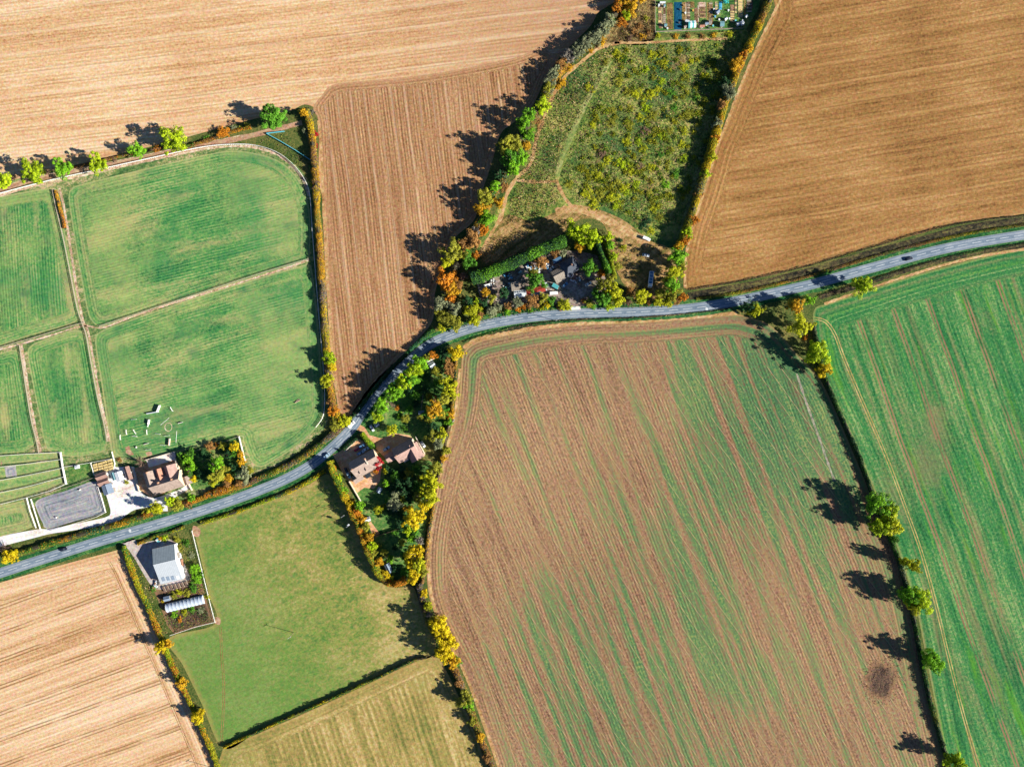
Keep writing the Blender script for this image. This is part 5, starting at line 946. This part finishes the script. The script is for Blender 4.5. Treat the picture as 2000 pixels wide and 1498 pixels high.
def make_car(L=4.3, van=False):
    W = .88
    if van:
        body = loft([(-L/2, .86, .35, 1.75), (-L/2+.1, .95, .3, 1.9), (L*.22, .95, .3, 1.92), (L*.33, .93, .3, 1.15), (L/2-.1, .90, .3, 1.0), (L/2, .8, .35, .8)]).mesh('body')
        glass = loft([(L*.215, .80, 1.2, 1.86), (L*.30, .84, 1.15, 1.5), (L*.345, .84, 1.1, 1.18)]).mesh('windscreen'); roof = loft([(-L/2+.2, .80, 1.88, 1.97), (L*.2, .80, 1.88, 1.97)]).mesh('roof_panel')
    else:
        body = loft([(-L/2, .74, .38, .82), (-L/2+.12, W, .28, .95), (-L*.1, W, .26, .98), (L*.22, W, .26, .95), (L/2-.25, W*.96, .28, .82), (L/2, .70, .36, .68)]).mesh('body')
        glass = loft([(-L*.42, .66, .9, .96), (-L*.33, .70, .9, 1.38), (L*.04, .70, .9, 1.40), (L*.2, .74, .9, .97)]).mesh('glasshouse'); roof = loft([(-L*.31, .60, 1.36, 1.45), (-.1, .62, 1.38, 1.48), (L*.03, .60, 1.37, 1.44)]).mesh('roof_panel')
    wheel = MB().bar((0, -.11, .32), (0, .11, .32), .32, 12).mesh('wheel'); rim = MB().bar((0, -.12, .32), (0, .12, .32), .18, 8).mesh('rim')
    lamp = MB().box(0, 0, 0, .08, .34, .14).mesh('headlight')
    return body, glass, roof, wheel, rim, lamp, L
CAR, ESTATE, VAN = make_car(), make_car(4.7), make_car(5.0, True)
def car(px, py, ang, col, label, proto=None, cat='car', name='car', group=None):
    body, glass, roof, wheel, rim, lamp, L = proto or CAR
    o = tag(empty(name, P(px, py, .0), math.radians(ang)), label, cat, group)
    def part(nm, me, mat, loc=(0, 0, 0), par=o):
        c = mesh_obj(nm, me, mat, par); c.location = loc; c.material_slots[0].link = 'OBJECT'; c.material_slots[0].material = mat; return c
    part('body', body, col); part('windscreen' if proto is VAN else 'glasshouse', glass, GLASS); part('roof_panel', roof, col)
    for x in (-L * .31, L * .31):
        for y in (-.8, .8): wh = part('wheel', wheel, TYRE, (x, y, 0)); part('rim', rim, PS, (0, 0, 0), wh)
    for y in (-.6, .6): part('headlight', lamp, LAMP, (L / 2 - .08, y, .66)); part('rear_light', lamp, LAMPR, (-L / 2 + .08, y, .78))
    return o
for o_ in (car(687, 829, 47, PW, 'white hatchback driving up the road past the cottage drive', VAN, 'van', 'van'), car(638, 890, 222, PB, 'pale blue car on the road opposite the golden hedge'), car(1774, 506, 14, PK, 'dark car on the long straight between golden stubble and green crop', ESTATE), car(126, 1072, 16, PK, 'dark blue car on the road above the wheat stubble')):
    o_.location.z = .13
car(698, 877, 32, PR, 'red car parked on the cottage gravel'); car(705, 884, 28, PB, 'pale blue estate car parked beside the red car', ESTATE); car(715, 877, 30, PW, 'small white car parked beside the bright green hedge'); car(707, 871, 30, PM, 'mid blue car in the shade behind the red car')
car(755, 876, 32, PB, 'light blue estate car alone on the pink cottage drive', ESTATE); car(681, 927, -62, PB, 'pale blue car west of the tan cottage', ESTATE); car(677, 919, -66, PK, 'black car just behind the pale blue car west of the tan cottage'); car(826, 868, -52, PS, 'silver car outside the east wall of the pink cottage')
car(727, 836, -60, PS, 'silver car under the lime tree by the drive')
car(1262, 467, -22, PW, 'white van parked at the end of the sandy path', VAN, 'van', 'van'); car(1261, 499, -10, PS, 'silver car in the tree shade south of the white van')
car(1149, 555, 28, PW, 'white car on the yard near the big olive tree'); car(1163, 571, -6, PB, 'pale blue car at the south east of the yard', ESTATE); car(1081, 573, 4, PW, 'white pickup van beside the red shed', VAN, 'van', 'van')
car(1077, 526, 55, PS, 'silver car beside the workshop in the yard'); car(1103, 557, 40, PM, 'blue car in the middle of the yard'); car(953, 558, 16, PW, 'white van against the conifer hedge', VAN, 'van', 'van')
# flatbed lorry
o = tag(empty('lorry', P(1270, 547), math.radians(-97)), 'white cabbed lorry with a long open frame bed at the end of the yard', 'lorry')
loft([(2.9, 1.1, .5, 2.5), (3.1, 1.2, .45, 2.75), (4.5, 1.2, .45, 2.75), (5.0, 1.12, .5, 1.9)]).build('cab', PW, o); MB().box(4.75, 0, 2.2, .35, 2.0, .8).build('windscreen', GLASS, o)
MB().box(-1.2, 0, 1.05, 7.8, 2.4, .2).build('bed', PM, o)
for y in (-1.2, 1.2): MB().box(-1.2, y, 1.75, 7.8, .26, 1.2).build('side_rail', PW, o)
for x in (-5.1, 2.7): MB().box(x, 0, 1.75, .14, 2.5, 1.2).build('headboard', PW, o)
for x in (-3.2, -1.2, .8): MB().box(x, 0, 2.32, .26, 2.5, .12).build('hoop_bar', PW, o)
for x in (-4.0, -2.8, 3.6):
    for y in (-1.0, 1.0): MB().bar((x, y - .15, .5), (x, y + .15, .5), .5, 12).build('wheel', TYRE, o)
for px, py, ang, mt, lab in ((866 - 26, 702, 25, PW, 'white touring caravan near the yellow tree at the road bend'), (1060, 514, -20, PW, 'white caravan among the scrap behind the yard')):
    o = tag(empty('caravan', P(px, py), math.radians(ang)), lab, 'caravan'); loft([(-2.6, .95, .5, 2.2), (-2.3, 1.1, .45, 2.55), (2.2, 1.1, .45, 2.55), (2.6, .95, .5, 2.1)]).build('body', mt, o)
    MB().box(0, 0, 2.6, .8, .6, .12).build('roof_light', GLASS, o); MB().box(3.1, 0, .5, 1.1, .1, .1).build('drawbar', TYRE, o)
    for y in (-1, 1): MB().bar((0, y - .1, .32), (0, y + .1, .32), .32, 10).build('wheel', TYRE, o)

# scrap and stored goods round the yard: each heap a thing
SCR = [simple_mat('scrap ' + str(i), c + (1,), .3, 2, rough=.5) for i, c in enumerate(((.70, .72, .74), (.12, .35, .60), (.35, .20, .10), (.55, .60, .65), (.08, .08, .09), (.60, .35, .08), (.15, .50, .55)))]
def heap(px, py, r, n, mats, label, name='scrap_heap'):
    o = tag(empty(name, P(px, py)), label, 'scrap heap')
    for m in mats:
        mb = MB()
        for k in range(max(2, n // len(mats))):
            a, q = rnd.uniform(0, 6.28), r * S * math.sqrt(rnd.random()); mb.box(q * math.cos(a), q * math.sin(a), rnd.uniform(.25, .7), rnd.uniform(.5, 1.9), rnd.uniform(.4, 1.1), rnd.uniform(.3, 1.0), rnd.uniform(0, 3))
        tag(mb.build('junk', SCR[m], o), kind='stuff')
heap(1032, 525, 7, 12, (1, 0, 3), 'blue and white scrap heap against the conifer hedge'); heap(1042, 522, 6, 12, (5, 2, 0), 'orange and brown scrap heap beside the blue scrap'); heap(1052, 526, 7, 14, (0, 3, 6), 'white and teal scrap heap above the green yard tree')
heap(1070, 522, 5, 8, (0, 1), 'small white scrap heap beside the silver yard car'); heap(1066, 560, 8, 18, (0, 3, 0), 'white rubble heap at the end of the red shed'); heap(993, 540, 7, 12, (1, 4, 3), 'dark blue scrap heap in the hedge shade'); heap(990, 558, 8, 14, (0, 1, 4), 'white and blue scrap heap west of the dark roofed shed')
heap(962, 553, 6, 10, (0, 4), 'white sacks beside the white van at the conifer hedge'); heap(1118, 543, 7, 14, (3, 0, 2), 'grey rubble heap below the slate house'); heap(1130, 548, 8, 14, (2, 0, 4), 'brown rubble heap on the yard south of the slate house'); heap(1016, 530, 4, 5, (0, 6), 'pale heap with a teal cover under the conifer hedge')
heap(312, 1055, 6, 12, (6, 1, 0), 'bright teal and blue drums behind the barn', 'drum_heap'); heap(352, 1086, 6, 12, (0, 3), 'white rubble pile by the barn door'); heap(308, 1136, 5, 8, (3, 4), 'grey junk at the barn corner'); heap(302, 1142, 6, 10, (2, 3), 'brown junk on the yard below the barn'); heap(836, 708, 5, 6, (0, 3), 'pale stacked goods beside the square garden shed')
for i in range(7):
    o = empty('pallet_stack', P(322 + i * 7.2, 1150 - i * 1.7), math.radians(-66 + rnd.uniform(-6, 6))); tag(o, '%s timber pallet stack from the west in the line below the barn' % ORD[i], 'pallets', 'pallet stacks below the barn')
    mb = MB(); pd = MB()
    for k in range(7): mb.box(-1.5 + .5 * k, 0, 1.0, .36, 1.3, .06)
    for z in (.1, .5, .85): pd.box(0, 0, z, 3.4, 1.2, .2)
    pd.build('stack', WOOD, o); mb.build('top_boards', TWIG2, o)

# ------------------------------------------------------------------ show jumps in the big pasture
JS = MB().box(0, 0, .55, .08, .08, 1.1).box(0, 0, .05, .1, .45, .1).mesh('jump_stand'); JP = MB().bar((-1.4, 0, 0), (1.4, 0, 0), .065, 6).mesh('jump_pole'); JF = MB().box(0, 0, .4, 2.2, .22, .8).mesh('filler')
JUMPS = [(262, 819, 2, 0), (291, 829, 72, 1), (264, 843, 120, 0), (248, 844, 100, 0), (236, 854, 92, 0), (264, 852, -8, 1), (288, 844, 95, 0), (309, 847, 170, 0), (327, 851, 8, 0), (286, 867, 14, 1), (318, 869, -8, 0), (290, 878, 5, 0), (336, 799, 120, 0), (353, 826, 14, 1), (267, 873, 130, 2), (157, 956, 100, 2), (112, 1010, 10, 2)]
JL = ['small white jump northwest of all the others', 'white wall jump in the middle of the course', 'white jump above the dark filler jump', 'slanting white jump near the path fence', 'white jump closest to the path fence', 'blockish filler jump set level with the poles', 'upright white jump just south of the wall jump', 'broad white jump left of the circle of worn grass', 'white jump beside the long brown wall', 'long low jump near the farmhouse', 'low white jump nearest the farmhouse terrace', 'white jump on the bare patch by the terrace', 'white jump furthest northeast on the course', 'narrow pole jump right of the worn circle', 'small block jump by the bare earth', 'mounting block in the north of the riding arena', 'dark block in the south of the riding arena']
JCOL = [simple_mat('muted jump paint ' + str(i), c, .2, 2) for i, c in enumerate(((.50, .48, .46, 1), (.30, .36, .46, 1), (.46, .36, .30, 1)))]
for (px, py, a, k), lab in zip(JUMPS, JL):
    o = tag(empty('show_jump' if py < 900 else 'mounting_block', P(px, py), math.radians(a)), lab, 'jump' if py < 900 else 'block', 'show jumps in the pasture' if py < 900 else None)
    if k < 2:
        for x in (-1.45, 1.45): c = mesh_obj('jump_stand', JS, WHITEP, o); c.location.x = x
        for z in (.45, .8, 1.15): c = mesh_obj('jump_pole', JP, WHITEP, o); c.location.z = z
        if k: c = mesh_obj('filler', JF, JCOL[len(lab) % 3], o); c.material_slots[0].link = 'OBJECT'; c.material_slots[0].material = JCOL[len(lab) % 3]; c.location.y = .2
    else: MB().box(0, 0, .3, 1.2, .7, .6).build('step', WOOD, o); MB().box(-.2, 0, .75, .6, .7, .5).build('step', WHITEP, o)
def screen(px, py, ang, L, lab, mat=WHITEP, h=1.6):
    o = tag(empty('jump_wall', P(px, py), math.radians(ang)), lab, 'jump wall', 'show jumps in the pasture')
    for i in range(int(L / 1.5)): MB().box(-L / 2 + .75 + 1.5 * i, 0, h / 2, 1.46, .5, h).build('panel', mat, o)
    for x in (-L / 2, L / 2): MB().box(x, 0, .08, .14, 1.2, .16).build('foot', WOOD, o)
screen(311, 798, 68, 4.5, 'tall white jump wall at the head of the course', h=1.9); screen(299, 806, 10, 7.5, 'long pale jump wall joined to the tall white one', PS, 1.2); screen(332, 862, 84, 5.2, 'long brown and white jump wall beside the farmhouse copse', simple_mat('pinkish boards', (.62, .46, .38, 1), .15, 2), 1.4); screen(291.5, 824, 80, 3.0, 'short white jump wall in the middle of the course', h=1.5)
o = tag(empty('ground_pole', P(322, 823), math.radians(40)), 'long thin white pole lying beside the worn circle', 'pole'); MB().bar((-3.4, 0, .08), (3.4, 0, .08), .09, 6).build('pole', WHITEP, o)
o = tag(empty('ground_pole', P(344.5, 853), math.radians(86)), 'long thin white pole lying near the copse', 'pole'); MB().bar((-3.6, 0, .08), (3.6, 0, .08), .09, 6).build('pole', WHITEP, o)
sheet('bare_patch', [(245, 874), (252, 870), (256, 880), (262, 888), (254, 890), (246, 884)], .06, DIRT, grid=6); sheet('bare_patch', [(284, 884), (296, 882), (298, 888), (288, 892)], .06, DIRT, grid=6)
sheet('bare_patch', [(378, 1026), (392, 1034), (388, 1048), (376, 1044)], .06, DIRT, grid=6); sheet('bare_patch', [(422, 1204), (430, 1206), (430, 1220), (420, 1218)], .06, DIRT, grid=6); sheet('bare_patch', [(1, 905), (3, 900), (5, 905), (3, 909)], .07, DIRT, grid=6)
sheet('sand_bed', [(9, 912), (31, 909), (33, 930), (12, 932)], .075, ARENA, smooth=False, grid=5)
ribbon('worn_ring', [(329 + 7 * math.cos(a * .35), 834 + 8 * math.sin(a * .35)) for a in range(19)], 1.4, .055, PATHM, jit=.4, step=2)
for px, py, kind in ((582, 784, 0),):
    o = tag(empty('log_jump', P(px, py), math.radians(25)), 'bleached log lying in the southeast of the large pasture', 'log'); MB().bar((-2, 0, .35), (2, .2, .35), .35, 8, .28).build('log', TWIG, o); MB().bar((-1, .8, .25), (1.4, .9, .25), .22, 7, .15).build('branch', TWIG, o)

# ------------------------------------------------------------------ utility poles
POLE = simple_mat('pole timber', (.22, .16, .11, 1), .25, 3)
def pole(px, py, lab, transformer=False, twin=False):
    o = tag(empty('utility_pole', P(px, py), math.radians(35)), lab, 'utility pole', 'utility poles')
    MB().bar((0, 0, -.3), (0, 0, 9.0), .16, 8, .11).build('pole', POLE, o); MB().box(0, 0, 8.6, 2.6, .14, .16).build('crossarm', PS, o)
    for x in (-1.15, 0, 1.15): MB().bar((x, 0, 8.68), (x, 0, 9.0), .07, 6).build('insulator', FRAME, o)
    if transformer: MB().box(.0, .45, 6.6, 1.1, .8, 1.3).build('transformer', PS, o)
    if twin: MB().bar((1.6, 1.0, -.3), (1.6, 1.0, 8.2), .15, 8, .11).build('pole', POLE, o)
pole(574, 1235, 'lone utility pole in the middle of the tan meadow'); pole(686, 1022, 'utility pole with a transformer by the tall garden hedge', True); pole(676, 1003, 'utility pole hidden in the tall garden hedge'); pole(422, 1500, 'utility pole at the foot of the wheat stubble'); pole(1087, 627, 'utility pole on the verge opposite the yard entrance')

# ------------------------------------------------------------------ allotments
sheet('allotment_ground', [(1278, -60), (1500, -60), (1480, 20), (1456, 60), (1380, 62), (1280, 66)], .05, LAWN, smooth=False, grid=9)
BROWNBED = field_mat('dug bed', 88, [(.1, A(84, 62, 48)), (.4, A(128, 96, 74)), (.65, A(158, 122, 94)), (.9, A(190, 154, 120))], blot=(.2, .5), grain=(1.6, .6), bump=.2)
PALEBED = field_mat('pale bed', 88, [(.1, A(190, 150, 120)), (.5, A(232, 196, 170)), (.9, A(250, 226, 206))], blot=(.2, .4), grain=(1.6, .4), bump=.1)
WEEDBED = field_mat('weedy bed', 88, [(.1, A(90, 70, 44)), (.4, A(150, 116, 70)), (.65, A(178, 144, 90)), (.9, A(120, 140, 70))], blot=(.3, .6), grain=(1.6, .6), bump=.2)
BED = MB().box(0, 0, .12, 1, 1, .24).mesh('bed')
def plot(px0, py0, px1, py1, mat): 
    return sheet('allotment_bed', [(px0, py0), (px1, py0), (px1 + .6, py1), (px0 + .6, py1)], .08, mat, smooth=False, grid=6)
plot(1286, 8, 1293, 56, BROWNBED); plot(1295, 8, 1300, 56, BROWNBED); plot(1302, 6, 1314, 58, WEEDBED); plot(1332, 5, 1340, 42, WEEDBED); plot(1341, 4, 1347, 42, BROWNBED); plot(1348, 4, 1356, 16, WEEDBED); plot(1356, 16, 1363, 45, BROWNBED); plot(1365, 14, 1378, 36, BROWNBED); plot(1365, 5, 1378, 14, PALEBED); plot(1380, 6, 1392, 50, WEEDBED); plot(1426, 10, 1434, 45, BROWNBED); plot(1441, 0, 1450, 35, PALEBED); plot(1452, 0, 1456, 30, WEEDBED); plot(1458, 2, 1470, 18, BROWNBED)
for x in (1292.6, 1363.6, 1339.6): ribbon('allotment_path', [(x, 6), (x + .5, 56)], 1.6, .10, PATHM, jit=.2)
def tarp(px0, py0, px1, py1, mat, lab, h=.18):
    o = tag(empty('tarpaulin', P((px0 + px1) / 2, (py0 + py1) / 2)), lab, 'tarpaulin'); lx, ly = (px1 - px0) * S, (py1 - py0) * S
    mb = MB(); nx, ny = 6, 16
    for j in range(ny + 1):
        for i in range(nx + 1): mb.v.append((-lx / 2 + lx * i / nx, -ly / 2 + ly * j / ny, h if 0 < i < nx and 0 < j < ny else .09)); 
    mb.v = [(x, y, z + (rnd.uniform(-.05, .07) if z > .1 else 0)) for x, y, z in mb.v]; mb.f = [(j*(nx+1)+i, j*(nx+1)+i+1, (j+1)*(nx+1)+i+1, (j+1)*(nx+1)+i) for j in range(ny) for i in range(nx)]
    mb.build('sheet', mat, o); MB().bar((-lx / 2, -ly / 2, .14), (lx / 2, -ly / 2, .14), .09, 5).build('edge_batten', WOOD, o)
NAVY = simple_mat('dark blue sheeting', (.004, .065, .13, 1), .2, .8, rough=.5); CYAN = simple_mat('turquoise netting', (.05, .55, .55, 1), .2, 1)
tarp(1316.5, 5, 1331.5, 59, NAVY, 'long dark blue sheet covering an allotment plot'); tarp(1404, 4, 1410, 20, simple_mat('blue sheeting', (.05, .30, .50, 1), .2, 1), 'blue sheet beside the turquoise netting on the allotments')
o = tag(empty('net_cage', P(1417, 3)), 'bright turquoise net cage on the allotments', 'net cage'); ldm = leaf_mesh('netting', np.c_[R.uniform(-1.8, 1.8, 260), R.uniform(-1.8, 1.8, 260), R.uniform(.3, 1.8, 260)], R.normal(size=(260, 3)) + [0, 0, .8], R.uniform(.15, .35, 260), R.random(260)); mesh_obj('netting', ldm, CYAN, o); MB().box(0, 0, .9, .1, .1, 1.8).build('post', WOOD, o)
h = house('greenhouse', 1350.5, 50, 4, 'teal and white striped greenhouse on the allotments', 'greenhouse')
for i, m in enumerate((PTEAL, PW, PTEAL, PW)): MB().prism([(-2.0, .1), (2.0, .1), (2.0, 1.6), (0, 2.4), (-2.0, 1.6)], -2.4 + 1.2 * i + .02, -1.2 + 1.2 * i - .02).build('panel', m, h)
MB().box(2.43, 0, .95, .06, .8, 1.7).build('door', WALLW, h)
for px, py, a, L, W, rf, lab in ((1409, 50, 0, 2.4, 3.0, R_TEAL, 'turquoise roofed allotment shed'), (1370, 54, 5, 2.8, 1.5, R_TERRA, 'small terracotta roofed allotment shed'), (1379, 49, 5, 2.0, 1.4, R_BLUE, 'grey roofed allotment shed beside the terracotta one'), (1341, 44, -10, 2.4, 1.2, R_WHITE, 'white allotment shed above the striped greenhouse'), (1440, 50, 10, 1.8, 1.8, R_WHITE, 'white allotment shed at the east end, the left one of a pair'), (1448, 48.5, 10, 2.0, 2.2, R_WHITE, 'white allotment shed at the east end, the right one of a pair'),
                              (1293, 8, 0, 3.2, 1.0, R_WHITE, 'low pale roofed shelter at the northwest corner of the allotments'), (1297, 14, 0, 1.0, 1.2, R_TEAL, 'tiny pale teal allotment shed'), (1286, 13, 0, .9, 1.2, R_WHITE, 'tiny white allotment shed in the west'), (1416, 40, 30, 1.6, 1.4, R_WHITE, 'small white allotment hut among weeds'), (1386, 46, 0, 1.6, 2.4, R_ASB, 'grey sheet roofed allotment shed'), (1400, 26, 40, 2.2, 2.2, R_BLUE, 'blue grey roofed allotment shed'), (1456, 35, 45, 1.6, 1.3, R_WHITE, 'white allotment shed in the hedge shadow'), (1337, 55, 10, 1.4, 1.2, R_TAN, 'tiny tan roofed allotment shed'), (1299, 52, 0, 1.6, 1.5, R_TEAL, 'pale green allotment shed at the southwest')):
    h = house('allotment_shed', px, py, a, lab, 'shed', 'allotment sheds'); block(h, L, W / 2, W / 2, 1.7, 2.2, WALLG, rf, windows=False, over=.12); MB().box(0, -W / 2 - .03, .8, .6, .06, 1.5).build('door', FRAME, h)
def raised(px, py, lx, ly, mat, lab): 
    o = tag(empty('raised_bed', P(px, py)), lab, 'raised bed', 'raised beds on the allotments'); c = mesh_obj('soil', BED, mat, o); c.scale = (lx, ly, 1); MB().box(0, -ly / 2, .16, lx + .1, .08, .32).build('board', WOOD, o); MB().box(0, ly / 2, .16, lx + .1, .08, .32).build('board', WOOD, o)
    c.material_slots[0].link = 'OBJECT'; c.material_slots[0].material = mat
for i in range(5): raised(1430, 24 + i * 4.6, 2.4, .8, STRAW, '%s narrow straw coloured raised bed from the top of its column' % ORD[i])
for i in range(6): raised(1445.5, 3 + i * 5.6, 2.6, 1.5, STRAW, '%s pale square raised bed from the top of the eastern column' % ORD[i])
for i in range(5): raised(1297.5, 30 + i * 3.6, 1.6, .7, WOOD, '%s small timber bed from the top of the western plot' % ORD[i])
for i in range(7): raised(1288.5, 12 + i * 6.2, 1.9, 1.2, (BROWNBED, WEEDBED, STRAW)[i % 3], '%s small bed from the top of the far western plot' % ORD[i])
for i in range(7): raised(1345, 6 + i * 5.0, 1.7, .9, (BROWNBED, WOOD, PALEBED)[i % 3], '%s small bed from the top of the plot beside the dark blue sheet' % ORD[i])
for i in range(6): raised(1388, 8 + i * 5.6, 2.2, .9, (WOOD, WEEDBED, BROWNBED)[i % 3], '%s narrow bed from the top of the plot right of the dug plot' % ORD[i])
for i in range(6): raised(1399, 6 + i * 3.2, 1.6, .7, (STRAW, WOOD)[i % 2], '%s small bed from the top in the plot left of the blue sheet' % ORD[i])
for i in range(7): raised(1463, 3 + i * 3.4, 3.0, .6, (WOOD, BROWNBED)[i % 2], '%s thin bed from the top of the easternmost plot' % ORD[i])
for i in range(6): raised(1437, 3 + i * 4.4, 1.2, 1.0, (BROWNBED, STRAW)[i % 2], '%s little bed from the top beside the pale eastern column' % ORD[i])
BUTTS = [(1335, 12, 2), (1338, 27, 0), (1353, 22, 5), (1394, 20, 0), (1396, 34, 1), (1404, 40, 0), (1392, 52, 6), (1424, 38, 3), (1422, 22, 0), (1436, 42, 6), (1357, 52, 0), (1326, 46, 4), (1303, 57, 3), (1450, 42, 0), (1328, 20, 4), (1384, 55, 4)]
BT = MB().bar((0, 0, 0), (0, 0, .95), .55, 10, .5).mesh('barrel'); BTL = MB().bar((0, 0, .95), (0, 0, 1.02), .56, 10).mesh('lid'); bw = []
for px, py, m in BUTTS:
    o = empty('water_butt', P(px, py)); o['category'] = 'water butt'; o['group'] = 'water butts on the allotments'; bw.append((o, ('white', 'blue', 'brown', 'grey', 'black', 'orange', 'teal')[m] + ' water butt', px, py))
    for nm, me_ in (('barrel', BT), ('lid', BTL)): c = mesh_obj(nm, me_, SCR[m], o); c.material_slots[0].link = 'OBJECT'; c.material_slots[0].material = SCR[m]
label_rows(bw, 'among the allotment plots', 'x', 'west')
for r_ in range(3):
    for i in range(6):
        o = tag(empty('cloche', P(1367 + i * 1.9, 21 + r_ * 7.2)), '%s small yellowish cloche from the west in the %s row' % (ORD[i], ORD[r_]), 'cloche', 'cloches in rows'); MB().prism([(-.22, .08), (.22, .08), (.16, .36), (-.16, .36)], -.2, .2).build('cover', STRAW, o); MB().box(0, 0, .38, .1, .1, .05).build('cap', WOOD, o)
ground_cover('allotment_crops', [(1284, 6), (1316, 6), (1316, 58), (1284, 58)], 1.0, 'g3 o2 w2 n1', .5, .22, 'mixed crops on the western allotment plots')
ground_cover('allotment_crops', [(1333, 4), (1470, 4), (1455, 52), (1333, 46)], 1.1, 'g3 d2 o2 w2 n1 x1', .6, .24, 'mixed crops on the eastern allotment plots')
fence([(1279, 0), (1279.5, 64), (1350, 61), (1450, 57)], 'wire and timber fence round the allotments', WOOD)
